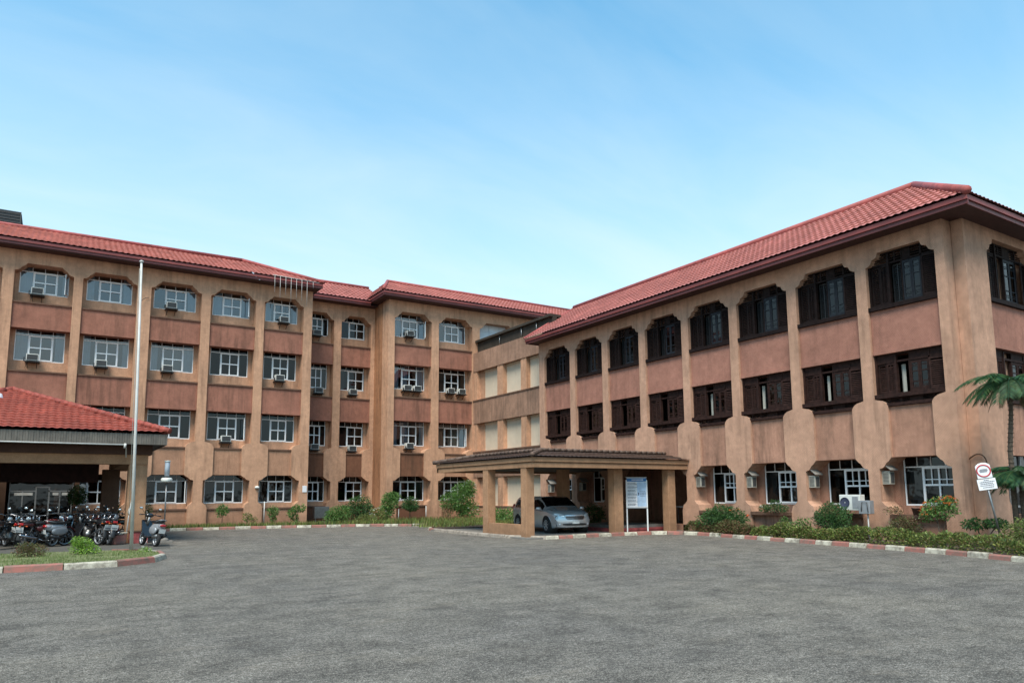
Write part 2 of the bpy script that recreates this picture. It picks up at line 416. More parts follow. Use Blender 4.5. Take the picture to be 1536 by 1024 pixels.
KR = [(16.6,3.2),(17.6,5.4),(18.75,7.9),(19.5,10.0),(20.05,13.0),(20.45,16.4),(20.85,19.2),(20.75,20.5),(19.9,21.25),(18.2,21.45),(16.2,21.4),(15.0,21.5)]
_, KRP, KRN = kerb('kerb', KR, .16, .125, .62, side=-1, first=1)
kerb('kerb', [(15.0,21.5),(14.4,22.0),(14.2,23.6),(14.2,26.5),(14.35,29.3)], .16, .12, 1.9, side=-1, mats=('kplain','kplain'))
kerb('kerb', [(14.35,29.35),(14.7,30.6),(15.6,31.6),(16.2,32.8),(15.9,34.1),(14.6,35.2),(12.2,36.2),(8.8,37.1),(5.4,37.5),(3.6,37.45)], .16, .125, .72, side=-1, first=0)
IS = [(-12,19.7),(-6,19.62),(-2.4,19.55),(.4,19.45),(1.4,19.6),(2.15,20.1),(2.6,21.0),(2.7,22.2),(2.45,23.3),(1.6,23.9)]
kerb('kerb', IS, .15, .14, 1.12, side=1, first=0)

# beds, slabs, lawn
M['bedmat'] = M['soil']
b = MB(); pts = [(17.0,3.0),(18.9,7.9),(19.65,10.0),(20.2,13.0),(20.6,16.4),(21.0,19.2),(20.9,20.6),(20.0,21.35),(22.5,21.35),(22.5,10.9),(23.2,10.6),(30,10.6),(30,3.0)]
b.slab(pts, -.02, .10); struct(b.build('flower_bed', M['soil']))
b = MB(); b.slab([(3.8,37.6),(5.4,37.65),(8.8,37.25),(12.2,36.35),(14.7,35.35),(16.05,34.2),(16.35,32.8),(15.75,31.5),(14.85,30.5),(14.5,29.6),(22.9,29.6),(22.9,40.9),(17,40.9),(17,43.2),(12,43.2),(12,40.9),(3.8,40.9)], -.02, .09)
struct(b.build('flower_bed', M['soil']))
b = MB(); b.slab([(14.35,21.6),(22.4,21.6),(22.4,29.5),(14.35,29.5)], -.02, .06); struct(b.build('pavement', M['concrete']))
b = MB(); b.slab([(-12,24.4),(1.9,24.4),(3.3,25.6),(3.5,27.6),(3.5,37.2),(-12,37.2)], -.02, .006); struct(b.build('path', plaster('shade_dark_screed', (.13,.12,.105), stain=(.03,.028,.025), amt=.6)))  # screed colour darkened to stand for shade under the pavilion
t = NT('lawn_soil'); v = t.coord()
t.setc(t.ramp(t.noise(v, 1.8, 7, .7), [(.36, (.10,.115,.04)), (.52, (.14,.15,.055)), (.66, (.21,.18,.11))])); t.rough(.95); t.nrm(t.bump(t.noise(v, 30, 4), .02)); M['lawn'] = t.m
b = MB(); b.slab([(-12,19.8),(-6,19.72),(-2.4,19.66),(.4,19.57),(1.35,19.72),(2.05,20.2),(2.48,21.05),(2.57,22.2),(2.33,23.2),(1.6,23.8),(0,24.1),(-12,24.3)], -.02, .115)
struct(b.build('lawn', M['lawn']))
def inpoly(x, y, P):
    c = False; n = len(P)
    for i in range(n):
        (x1, y1), (x2, y2) = P[i], P[i-1]
        if (y1 > y) != (y2 > y) and x < (x2-x1)*(y-y1)/(y2-y1)+x1: c = not c
    return c
gp = [(-3,19.8),(.4,19.62),(1.35,19.75),(2.05,20.22),(2.45,21.05),(2.52,22.2),(2.3,23.1),(1.5,23.7),(0,24.0),(-3,24.2)]
rn = R(5); g = MB()
for i in range(14000):
    x, y = rn.uniform(-3, 2.6), rn.uniform(19.6, 24.2)
    if not inpoly(x, y, gp): continue
    if noise.noise(Vector((x*1.3, y*1.3, 0))) < -.12 and rn.random() < .75: continue
    a = rn.uniform(0, 6.28); h = rn.uniform(.02, .07); w = .006; dx, dy = cos(a), sin(a); l = rn.uniform(-.03, .03)
    g.add([(x-dx*w, y-dy*w, .11), (x+dx*w, y+dy*w, .11), (x-dy*l, y+dx*l, .115+h)], [(0,1,2)])
struct(tag(g.build('grass', M['grass']), 'short patchy grass on the kerbed island by the flagpole', 'grass'), 'stuff')
# moss and weeds along the far kerbs are part of the grass verge
rn = R(9); g = MB()
def verge(pts, n, wd, h0, h1, z=.1):
    P = resample(smooth([(x, y, 0) for x, y in pts]), .1)
    for i in range(n):
        p = rn.choice(P); x, y = p.x+rn.uniform(-wd, wd), p.y+rn.uniform(-wd, wd)
        a = rn.uniform(0, 6.28); h = rn.uniform(h0, h1); w = rn.uniform(.01, .03); l = rn.uniform(-.08, .08)
        g.add([(x-cos(a)*w, y-sin(a)*w, z), (x+cos(a)*w, y+sin(a)*w, z), (x-sin(a)*l, y+cos(a)*l, z+h)], [(0,1,2)])
verge([(4.2,38.1),(8.8,37.8),(12.2,36.9),(15,35.9),(16.8,34.4),(16.8,33)], 5200, .38, .06, .26)
verge([(13.6,39.2),(17,38.6),(20.5,37.5),(21.5,34)], 3000, .9, .08, .3)
verge([(15.6,31.4),(17.5,32.5),(20,32.5),(21.5,31)], 4200, 1.2, .05, .2)
verge([(16.8,34.5),(19,35),(21.5,35)], 3500, 1.1, .06, .24)
struct(tag(g.build('ground_cover', M['leaf_yellow']), 'low yellow green ground cover in the bed along the far kerb', 'ground cover'), 'stuff')

# ---------------------------------------------------------------- roofs
def slope(m, e0, e1, r0, r1, tile=.28, course=.36, amp=.035, step=.03):
    # eave edge e0->e1, upper edge r0->r1
    e0, e1, r0, r1 = map(Vector, (e0, e1, r0, r1))
    U = (e1-e0).normalized(); n = U.cross(((r0+r1)/2-(e0+e1)/2)).normalized()
    if n.z < 0: n = -n
    V = n.cross(U)
    if V.z < 0: V = -V
    H = max((r0-e0).dot(V), (r1-e0).dot(V)); Lr0 = (r0-e0).dot(U); Lr1 = (r1-e0).dot(U); W = (e1-e0).length
    rows = []; nc = max(1, int(round(H/course))); 
    for c in range(nc):
        rows.append((H*c/nc, step)); rows.append((H*(c+.5)/nc, step*.5)); rows.append((H*(c+1)/nc+(.045 if c < nc-1 else 0), -.004))
    per = 6; du = tile/per; J = int(W/du)+1
    lo = min(0, Lr0); hi = max(W, Lr1); j0 = int(lo/du)-1; j1 = int(hi/du)+2
    vs = []; cols = j1-j0
    for v_, st in rows:
        f = v_/H; a = Lr0*f; b_ = W+(Lr1-W)*f
        for j in range(j0, j1):
            u_ = min(max(j*du, a), b_); w = amp*(.5+.5*cos(2*pi*u_/tile))
            vs.append(e0+U*u_+V*v_+n*(w+st))
    fs = []
    for i in range(len(rows)-1):
        for j in range(cols-1):
            q = (i*cols+j, i*cols+j+1, (i+1)*cols+j+1, (i+1)*cols+j)
            if (vs[q[0]]-vs[q[1]]).length < 1e-4 and (vs[q[2]]-vs[q[3]]).length < 1e-4: continue
            fs.append(q)
    m.smooth = True; m.add(vs, fs); m.smooth = False
def capline(m, a, b, r=.11, step=.4, tp=.82):
    P = resample([a, b], step)
    for p, q in zip(P, P[1:]):
        m.tube([p+Vector((0,0,.03)), q+Vector((0,0,.03))], [r, r*tp], 10)

def arch_pts(c, h, style):
    if style == 'step':
        raw = [(1,0),(.93,.12),(.88,.30),(.80,.40),(.62,.46),(.5,.5),(.46,.64),(.36,.83),(.22,.93),(0,1)]
    else:
        raw = [(1,0),(.90,.16),(.74,.36),(.60,.46),(.52,.58),(.42,.76),(.30,.88),(.14,.93),(0,1)]
    return [(c*a, -h*b) for a, b in raw]
def side_profile(L, style, gstyle='diag'):
    # list of (inset, z) from top to ground
    P = []
    P += [(a, L['at']+z) for a, z in arch_pts(L['c'], L['at']-L['ac'], style)]
    s0, s1, ins = L['sh'], L['nl'], L['ins']
    P += [(0, s0)] + [(ins*x, s0-(s0-s1)*y) for x, y in ((.25,.10),(.55,.22),(.80,.48),(.93,.75),(1,1))]
    P += [(ins, L['gt'])]
    c2 = [(a, L['gt']+z) for a, z in arch_pts(ins, L['gt']-L['gc'], gstyle)]
    P += c2[1:]
    P += [(0, L['bs'])] + [(L['bins']*x, L['bs']-(L['bs']-L['bn'])*y) for x, y in ((.3,.25),(.75,.45),(1,1))]
    P += [(L['bins'], 0)]
    return P

def facade(root, bays, x0, x1, L, mats, style, depth, y0=0, nopier=(), M_=None):
    prof = side_profile(L, style)
    m = MB(); n = len(bays); m.M = M_
    top = L['at']
    for i in range(n+1):
        a = x0 if i == 0 else bays[i-1][1]; b_ = x1 if i == n else bays[i][0]
        left = [(a, top), (a, 0)] if i == 0 else [(a-p[0], p[1]) for p in prof]
        right = [(b_, top), (b_, 0)] if i == n else [(b_+p[0], p[1]) for p in prof]
        if i in nopier:
            zc = L['gt']; left = [p for p in left if p[1] >= zc]; right = [p for p in right if p[1] >= zc]
        pts = left + right[::-1]
        m.prism(pts, y0, y0+depth)
    m.box(x0, x1, y0, y0+depth, top, L["wt"])
    return m.build('wall', mats, root, label=None)

# window of the light wing: white sash, side lights, transom. local coordinates of the building.
def curtain(m, x0, x1, y, z0, z1, rn):
    n = max(4, int((x1-x0)/.035)); vs = []; ph = rn.uniform(0, 6)
    for z in (z0, z1):
        for i in range(n+1):
            vs.append((x0+(x1-x0)*i/n, y+.022*sin(i*1.45+ph)+.01*sin(i*.6), z))
    m.smooth = True; m.add(vs, [(i, i+1, n+2+i, n+1+i) for i in range(n)]); m.smooth = False
def white_window(root, x0, x1, y, z0, z1, tr, rn, light=True, op=0, sash=(.27,.76), arch=None, geo=False, open_=0, side_curt=(1,1), mid_curt=0):
    W = x1-x0; zt = z1-tr; m = MB(); f = .036
    def fr(a, b, c, d, w=f, yy=0, dp=.05): m.box(a, b, y+yy, y+yy+dp, c, d)
    fr(x0, x1, z0, z0+f*1.3); fr(x0, x0+f, z0+f*1.3, z1); fr(x1-f, x1, z0+f*1.3, z1)
    if tr: fr(x0+f, x1-f, zt-f/2, zt+f/2, dp=.045)
    if tr:
        for k in (1, 2, 3): fr(x0+W*k/4-.009, x0+W*k/4+.009, zt+f/2, z1, dp=.04)
    a, b_ = x0+W*sash[0], x0+W*sash[1]
    fr(a-.015, a+.015, z0+f*1.3, zt-f/2, dp=.04); fr(b_-.015, b_+.015, z0+f*1.3, zt-f/2, dp=.04)
    win = m.build('window', M['white'], root)
    s = MB(); w = .050; zb, zu = z0+.045, zt-.02
    s.box(a+.017, a+.017+w, y-.03, y+.02, zb, zu); s.box(b_-.017-w, b_-.017, y-.03, y+.02, zb, zu)
    ia, ib = a+.017+w, b_-.017-w
    s.box(ia, ib, y-.03, y+.02, zb, zb+w); s.box(ia, ib, y-.03, y+.02, zu-w, zu)
    zm = (zb+zu)/2+.02; xm = (ia+ib)/2
    s.box(ia, ib, y-.034, y+.024, zm-.028, zm+.028)
    s.box(xm-.024, xm+.024, y-.026, y+.016, zb+w, zm-.022); s.box(xm-.024, xm+.024, y-.026, y+.016, zm+.022, zu-w)
    if geo:
        q = zm+.17; s.box(ia, ib, y-.022, y+.012, q-.014, q+.014)
        for k in (1, 3): s.box(ia+(ib-ia)*k/4-.014, ia+(ib-ia)*k/4+.014, y-.02, y+.01, zm+.022, zu-w)
    s.build('sash', M['white'], win)
    if op:
        o_ = MB(); T = Matrix.Translation((x1-.02, y-.03, 0)) @ Matrix.Rotation(op, 4, 'Z'); o_.M = T; q = x1-b_-.03; fw_ = .03
        o_.box(-q, 0, -.02, .01, zb, zb+fw_); o_.box(-q, 0, -.02, .01, zu-fw_, zu); o_.box(-q, -q+fw_, -.02, .01, zb+fw_, zu-fw_); o_.box(-fw_, 0, -.02, .01, zb+fw_, zu-fw_); oo = o_.build('open_casement', M['white'], win)
        o_ = MB(); o_.M = T; o_.add([(-q+fw_,-.005,zb+fw_),(-fw_,-.005,zb+fw_),(-fw_,-.005,zu-fw_),(-q+fw_,-.005,zu-fw_)], [(0,1,2,3)]); o_.build('glass', M['glass'], win)
    g = MB(); g.add([(x0+.02, y+.03, z0+.03), (x1-.02, y+.03, z0+.03), (x1-.02, y+.03, z1), (x0+.02, y+.03, z1)], [(0,1,2,3)])
    g.build('glass', M['glass'] if light else M['darkglass'], win)
    k1, k2 = rn.choice((1, 1, .75, .6)), rn.choice((1, 1, .8, .55))
    for ok, ca, cb, dy in ((side_curt[0], x0+.03, x0+.03+(a-x0-.04)*k1, .10), (side_curt[1], x1-.03-(x1-b_-.04)*k2, x1-.03, .10), (mid_curt, ia, ia+(ib-ia)*mid_curt, .14)):
        if not ok: continue
        c = MB(); curtain(c, ca, cb, y+dy, z0+.03, zt+(tr*.9 if light else 0), rn); c.build('curtain', M['curtain'] if light else M['curtain2'], win)
    return win

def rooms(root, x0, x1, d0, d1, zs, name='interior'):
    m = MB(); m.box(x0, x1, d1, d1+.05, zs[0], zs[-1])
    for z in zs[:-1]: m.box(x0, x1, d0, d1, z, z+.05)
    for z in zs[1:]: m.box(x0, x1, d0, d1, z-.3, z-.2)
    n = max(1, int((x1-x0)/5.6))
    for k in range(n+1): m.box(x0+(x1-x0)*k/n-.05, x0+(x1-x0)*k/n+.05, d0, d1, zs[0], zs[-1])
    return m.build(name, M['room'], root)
# ---------------------------------------------------------------- four storey wing on the left
LA = dict(at=12.77, ac=12.37, c=.5, sh=4.46, nl=4.15, ins=.46, gt=2.71, gc=2.42, bs=1.30, bn=.96, bins=.25, wt=13.38)
LB = dict(LA, wt=13.60, at=12.92, ac=12.48)
LCc = dict(LA, wt=13.45, at=12.80)
wing = thing('office_building', 'long four storey tan office building with white windows and brown panels under red tiles', 'building', (0, 40.8, 0))
bA = [(-7.95,-5.52),(-5.05,-2.62),(-2.16,.27),(.66,3.08),(3.72,6.17),(6.63,8.99),(9.45,11.66)]
bC = [(12.35,14.21),(14.68,16.64)]
bB = [(17.30,19.83),(20.33,22.79),(23.35,26.15)]
facade(wing, bA, -8.4, 12.15, LA, M['tan'], 'diag', .95)
facade(wing, bC, 12.15, 16.88, LCc, M['tan'], 'diag', .95, y0=2.25)
facade(wing, bB, 16.88, 29.5, LB, M['tan'], 'diag', .95)
m = MB()
m.box(11.85, 12.145, .95, 7.2, 0, 13.38); m.box(-8.4, -8.1, .95, 7.2, 0, 13.38); m.box(-8.4, 29.5, 7.2, 7.5, 0, 13.38); m.box(29.2, 29.5, .95, 7.2, 0, 13.38)
m.build('rear_wall', M['tan'], wing)
m = MB(); m.box(16.885, 17.2, .95, 7.2, 0, 13.6); m.build('return_wall', M['return'], wing)
rw = MB()
WZ = [(1.22, 2.86, .46), (4.60, 6.20, .36), (8.13, 9.74, .34), (11.45, 12.95, .40)]
LED = [(.96, 0), (4.15, 2.71), (7.59, 6.10), (10.91, 9.62)]
rn = R(21)
OPEN = {(-2.16,3),(6.63,3),(12.35,3),(17.3,3),(6.63,1),(20.33,1),(3.72,0)}
M['wet'] = plaster('water_stained_plaster', (.19,.085,.050), amt=.85)
def bay(s0, s1, y0, wins, skipfl=(), board=(), wet=False):
    # wins: per floor (light, sash, side curtains, mid)
    w0, w1 = s0+.19, s1-.19
    if s0 == 12.35: w0 = s0+.03
    for k, (z0, z1, tr) in enumerate(WZ):
        zt = LED[k][0]; ztop = [2.95, 6.4, 9.9, 13.2][k]
        a, b_ = w0, w1
        rw.box(s0, a, y0+.62, y0+.78, zt-.3, ztop); rw.box(b_, s1, y0+.62, y0+.78, zt-.3, ztop)
        rw.box(a, b_, y0+.62, y0+.78, zt-.3, z0)
        rw.box(a, b_, y0+.62, y0+.78, z1, ztop)
        if k in skipfl: continue
        if k in board:
            bm_ = MB(); 
            for q in range(3): bm_.box(a+(b_-a)*q/3+.012, a+(b_-a)*(q+1)/3-.012, y0+.5, y0+.56, z0-.3, z1-.52)
            for q in range(3): bm_.box(a+(b_-a)*q/3+.012, a+(b_-a)*(q+1)/3-.012, y0+.53, y0+.57, z1-.5, z1)
            bm_.build('window_board', M['pale_board'], wing, label='pale blue white boarded window'); continue
        c = wins[k]
        white_window(wing, a, b_, y0+.70, z0, z1, tr, rn, light=c[0], sash=c[1], side_curt=c[2], mid_curt=c[3], op=(1.25 if (round(s0,2), k) in OPEN else 0))
    for k, (zt, zb) in enumerate(LED):
        p = MB(); ins = [.25, .46, 0, 0][k]; e = .006 if k > 1 else 0
        p.cur = 0; p.box(s0+ins+e, s1-ins-e, y0+.11, y0+.619, zb, zt-.075)
        if k > 1: p.box(s0+e, s1-e, y0+.085, y0+.112, zb, zb+.11)
        p.cur = 1; p.box(s0+ins+.004, s1-ins-.004, y0+.05, y0+.619, zt-.073, zt)
        p.build('spandrel_panel', [M['brown'] if k > 1 else (M['wet'] if wet else M['lowtan']), M['ledge']], wing)
D = (.27, .76)
def W(l3, l2, l1, l0, sash=D): return [(l0[0], sash, l0[1], l0[2]), (l1[0], sash, l1[1], l1[2]), (l2[0], sash, l2[1], l2[2]), (l3[0], sash, l3[1], l3[2])]
B_ = (True, (1,1), 0); K_ = (False, (0,0), 0); Kc = (False, (1,1), 0); Bh = (True, (0,1), 0); Km = (False, (0,0), .3); Kr = (False, (0,1), 0); Bm = (True, (1,1), .45)
for s in bA[:2]: bay(*s, 0, W(B_, B_, Kc, Kc))
bay(*bA[2], 0, W(B_, B_, K_, Kc), skipfl=(0,))
bay(*bA[3], 0, W(B_, B_, K_, (True, (1,1), 0)))
bay(*bA[4], 0, W(Bh, B_, Kc, Kc))
bay(*bA[5], 0, W(Bm, K_, Kr, Kc))
bay(*bA[6], 0, W(B_, K_, K_, Kr))
rw.build('recess_wall', M['tan'], wing); rw = MB()
bay(*bC[0], 2.25, wet=True, wins=W(Kr, Kc, K_, Kr, (.36, .80)))
bay(*bC[1], 2.25, wet=True, wins=W((False, (0,0), .95), Kc, Km, Kr, (.33, .985)))
rw.build('recess_wall', M['tan'], wing); rw = MB()
bay(*bB[0], 0, wet=True, wins=W(B_, Bm, Bm, Kc))
bay(*bB[1], 0, W(Bh, Kc, Bh, K_))
bay(*bB[2], 0, W(B_, B_, B_, B_), skipfl=(0,1,2), board=(3,))
rw.build('recess_wall', M['tan'], wing)
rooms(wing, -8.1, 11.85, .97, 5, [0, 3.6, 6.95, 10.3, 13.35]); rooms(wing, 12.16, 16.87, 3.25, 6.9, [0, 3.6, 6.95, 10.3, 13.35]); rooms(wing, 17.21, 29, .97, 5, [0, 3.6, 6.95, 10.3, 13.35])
# roofs
RA = dict(tile=.26, course=.38, amp=.03, step=.045)
m = MB()
slope(m, (-9.2,-.8,13.70), (12.55,-.8,13.70), (-9.2,3.04,15.38), (8.75,3.04,15.50), **RA)
slope(m, (12.55,-.8,13.70), (12.55,6.9,13.70), (8.75,3.04,15.50), (8.75,3.04,15.50), **RA)
slope(m, (12.55,6.9,13.70), (-9.2,6.9,13.70), (8.75,3.04,15.50), (-9.2,3.04,15.38), **RA)
slope(m, (12.4,1.45,13.72), (17.3,1.45,13.72), (12.4,4.6,15.42), (17.3,4.6,15.42), **RA)
slope(m, (17.3,7.6,13.72), (12.4,7.6,13.72), (17.3,4.6,15.42), (12.4,4.6,15.42), **RA)
slope(m, (16.2,-.8,13.92), (33,-.8,13.92), (17.75,2.4,15.42), (33,2.4,15.42), **RA)
slope(m, (16.2,7.4,13.92), (16.2,-.8,13.92), (17.75,2.4,15.42), (17.75,2.4,15.42), **RA)
slope(m, (33,7.4,13.92), (16.2,7.4,13.92), (33,2.4,15.42), (17.75,2.4,15.42), **RA)
roof = m.build('roof', M['roof'], wing)
m = MB()
capline(m, (-9.2,3.04,15.41), (8.75,3.04,15.53), .10, 90, 1); capline(m, (8.75,3.04,15.53), (12.55,-.8,13.75), .10, 90, 1); capline(m, (12.4,4.6,15.46), (17.3,4.6,15.46), .10, 90, 1)
capline(m, (17.75,2.4,15.46), (33,2.4,15.46), .10, 90, 1); capline(m, (17.75,2.4,15.46), (16.2,-.8,13.97), .10, 90, 1)
m.build('ridge_cap', M['cap'], roof)
m = MB()
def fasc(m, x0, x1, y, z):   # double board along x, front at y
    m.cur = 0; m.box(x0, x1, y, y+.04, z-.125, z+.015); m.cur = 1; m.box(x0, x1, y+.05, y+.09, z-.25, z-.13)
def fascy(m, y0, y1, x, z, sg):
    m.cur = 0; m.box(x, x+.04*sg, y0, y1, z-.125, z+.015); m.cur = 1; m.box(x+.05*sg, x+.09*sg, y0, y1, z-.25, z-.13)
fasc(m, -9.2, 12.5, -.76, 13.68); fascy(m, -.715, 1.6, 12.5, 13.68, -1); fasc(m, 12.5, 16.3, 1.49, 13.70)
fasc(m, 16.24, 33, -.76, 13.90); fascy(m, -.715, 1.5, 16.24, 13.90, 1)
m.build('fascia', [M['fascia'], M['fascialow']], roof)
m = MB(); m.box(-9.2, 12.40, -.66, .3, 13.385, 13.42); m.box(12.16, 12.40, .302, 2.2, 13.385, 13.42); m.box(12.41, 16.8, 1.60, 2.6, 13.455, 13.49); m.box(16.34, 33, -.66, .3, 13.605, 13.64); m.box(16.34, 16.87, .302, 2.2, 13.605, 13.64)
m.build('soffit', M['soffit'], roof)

# ---------------------------------------------------------------- three storey wing on the right
OX, OY = 22.3, 32.4
rwing = thing('office_building', 'three storey pinkish office wing with dark wooden louvred shutters and a red hipped roof', 'building', (OX, OY, 0), -pi/2)
ys = [(31.89,29.6),(29.15,26.99),(26.55,24.35),(23.92,21.67),(21.27,19.09),(18.69,16.38),(15.99,13.68),(13.3,11.08)]
bR = [(OY-a, OY-b_) for a, b_ in ys]
LR = dict(at=9.34, ac=8.93, c=.44, sh=4.55, nl=4.30, ins=.42, gt=2.69, gc=2.32, bs=1.30, bn=.90, bins=.28, wt=9.82)
facade(rwing, bR, 0, 21.6, LR, M['tan_right'], 'step', .85, nopier=(3,))
# low band of the entrance recess between bays 2 and 3 stays open
m = MB(); m.box(0, .25, .85, 5.7, 0, 9.8); m.box(21.35, 21.598, .85, 5.7, 0, 9.8); m.box(0, 21.95, 5.7, 5.95, 0, 9.8)
m.box(21.605, 21.94, .506, .95, 0, 9.81)
m.build('rear_wall', M['tan_right'], rwing)
ME = Matrix(((0,-1,0,21.95),(1,0,0,.5),(0,0,1,0),(0,0,0,1)))
LE = dict(LR, at=9.50, ac=9.06)
bE = [(1.38, 4.35)]
facade(rwing, bE, 0, 5.3, LE, M['tan_right'], 'step', .34, M_=ME)
rw = MB(); louv = []
def louvres(m, x0, x1, y, z0, z1, pitch=.062, fr=.045, th=.03, mid=True, ang=0):
    """framed louvre leaf; ang swings it about its left (>0) or right (<0) edge, outwards"""
    old = m.M
    piv = x0 if ang >= 0 else x1
    T = Matrix.Translation((piv, y, 0)) @ Matrix.Rotation(-ang, 4, 'Z') @ Matrix.Translation((-piv, -y, 0))
    m.M = (old @ T) if old is not None else T
    m.box(x0, x0+fr, y, y+th, z0, z1); m.box(x1-fr, x1, y, y+th, z0, z1)
    m.box(x0+fr, x1-fr, y, y+th, z0, z0+fr*1.6); m.box(x0+fr, x1-fr, y, y+th, z1-fr*1.3, z1)
    if mid: xm = (x0+x1)/2; m.box(xm-.012, xm+.012, y-.004, y+th, z0+fr*1.6, z1-fr*1.3)
    z = z0+fr*1.6+.01
    while z < z1-fr*1.3-.04:
        m.add([(x0+fr, y+.002, z), (x1-fr, y+.002, z), (x1-fr, y+th+.01, z+.05), (x0+fr, y+th+.01, z+.05),
               (x0+fr, y+.002, z-.008), (x1-fr, y+.002, z-.008), (x1-fr, y+th+.01, z+.042), (x0+fr, y+th+.01, z+.042)],
              [(0,1,2,3), (7,6,5,4), (4,5,1,0)])
        z += pitch
    m.M = old
def wood_window(root, s0, s1, y, z0, z1, rn, upper, M_=None):
    W = s1-s0; ft = M['darkwood'] if upper else M['redwood']; zt = z1-.38 if upper else z1-.27
    def mb(): q = MB(); q.M = M_; return q
    f = mb(); w = .06
    f.box(s0, s0+w, y-.06, y+.08, z0, z1); f.box(s1-w, s1, y-.02, y+.08, z0, z1)
    f.box(s0+w, s1-w, y-.02, y+.08, zt-.03, zt+.03); f.box(s0+w, s1-w, y-.01, y+.08, z1-.05, z1)
    p1, p2 = s0+W*.30, s0+W*.49
    f.box(p1-.035, p1+.035, y-.05, y+.08, z0, z1-.05)
    f.box(p2-.02, p2+.02, y-.01, y+.08, z0, zt-.03); f.box(p2+.0, p2+.035, y-.01, y+.08, zt+.03, z1-.05)
    p3 = s0+W*.77; f.box(p3-.025, p3+.025, y-.02, y+.08, z0, z1-.05)
    f.box(s0-.0, s1+.0, y-.20, y+.08, z0-.13, z0)
    if upper:
        for k in (1, 2, 3):
            zz = zt+.03+(z1-.08-zt)*k/4; f.box(s0+w, p1-.035, y+.0, y+.03, zz-.012, zz+.012); f.box(p1+.035, p2, y, y+.03, zz-.012, zz+.012); f.box(p3+.025, s1-w, y, y+.03, zz-.012, zz+.012)
            f.box(p3-.33, p3-.025, y, y+.03, zz-.012, zz+.012)
        f.box(p2+.04, p3-.33, y+.0, y+.04, zt+.03, z1-.05); f.box((p1+p2)/2-.02, (p1+p2)/2+.02, y-.01, y+.04, zt+.03, z1-.05)
    else:
        f.box(p3+.0, s1-w, y-.0, y+.04, zt+.03, z1-.05); f.box(s0+w, p1-.035, y-.02, y+.04, zt+.03, z1-.05); f.box((p2), p3-.025, y, y+.04, zt+.03, z1-.05)
        # lower apron with small vents, narrower than the window
        a, b_ = s0+.40, s1-.40
        f.box(s0+.16, s1-.16, y-.10, y+.04, z0-.16, z0-.13); 
        for (c0, c1, vent) in ((0,.27,1),(.27,.5,1),(.5,.73,0),(.73,1,1)):
            x0_, x1_ = a+(b_-a)*c0, a+(b_-a)*c1
            if vent:
                for zz in (z0-.20, z0-.25): f.box(x0_+.04, x1_-.04, y-.06, y-.03, zz-.01, zz+.01)
                f.box(x0_, x0_+.04, y-.07, y-.02, z0-.30, z0-.16); f.box(x1_-.04, x1_, y-.07, y-.02, z0-.30, z0-.16)
            else: f.box(x0_, x1_, y-.07, y-.02, z0-.30, z0-.16)
        f.box(a-.02, b_+.02, y-.20, y-.01, z0-.40, z0-.30)
    win = f.build('window', ft, root)
    l = mb(); e = rn.uniform(.0, .10)
    louvres(l, s0+w+.01, s0+W*.16, y+.02, z0+.02, zt-.04, mid=False); louvres(l, s0+W*.16+.01, p1-.04, y-.01, z0+.02, zt-.04, ang=.02)
    l.build('shutter', M['darkwood'] if upper else M['redwood'], win)
    l = mb(); louvres(l, p3+.03, s1-w+.02, y-.03, z0+.02, zt-.04, mid=False, ang=-rn.uniform(.10, .24)); l.build('shutter', M['darkwood'] if upper else M['redwood'], win)
    c = mb(); q0, q1 = p2+.02, p3-.03; qm = (q0+q1)/2; o = .05
    for a, b_ in ((q0, qm-.004), (qm+.004, q1)):
        c.box(a, a+o, y, y+.035, z0+.02, zt-.04); c.box(b_-o, b_, y, y+.035, z0+.02, zt-.04)
        c.box(a+o, b_-o, y, y+.035, z0+.02, z0+.14); c.box(a+o, b_-o, y, y+.035, zt-.13, zt-.04)
        for fz in (.30, .62): zz = z0+(zt-z0)*fz; c.box(a+o, b_-o, y+.004, y+.03, zz-.015, zz+.015)
        for fz in (.16, .20, .78, .82): zz = z0+(zt-z0)*fz; c.box(a+o, b_-o, y+.008, y+.026, zz-.008, zz+.008)
    c.build('casement', M['bluewood'] if upper else M['redwood'], win)
    g_ = mb(); g_.add([(q0+.02, y+.02, z0+.05), (q1-.02, y+.02, z0+.05), (q1-.02, y+.02, zt-.05), (q0+.02, y+.02, zt-.05)], [(0,1,2,3)]); g_.build('glass', M['darkglass'], win)
    l = mb()
    if upper: louvres(l, p1+.04, p2-.03, y+.14, z0+.02, zt-.04); l.build('inner_shutter', M['black'], win)
    elif rn.random() < .6:
        curtain(l, p1+.05+rn.uniform(0, .05), p1+.05+rn.uniform(.09, .17), y+.16, z0+.02, zt-.1, rn); l.build('curtain', M['curtain2'], win)
rn = R(33)
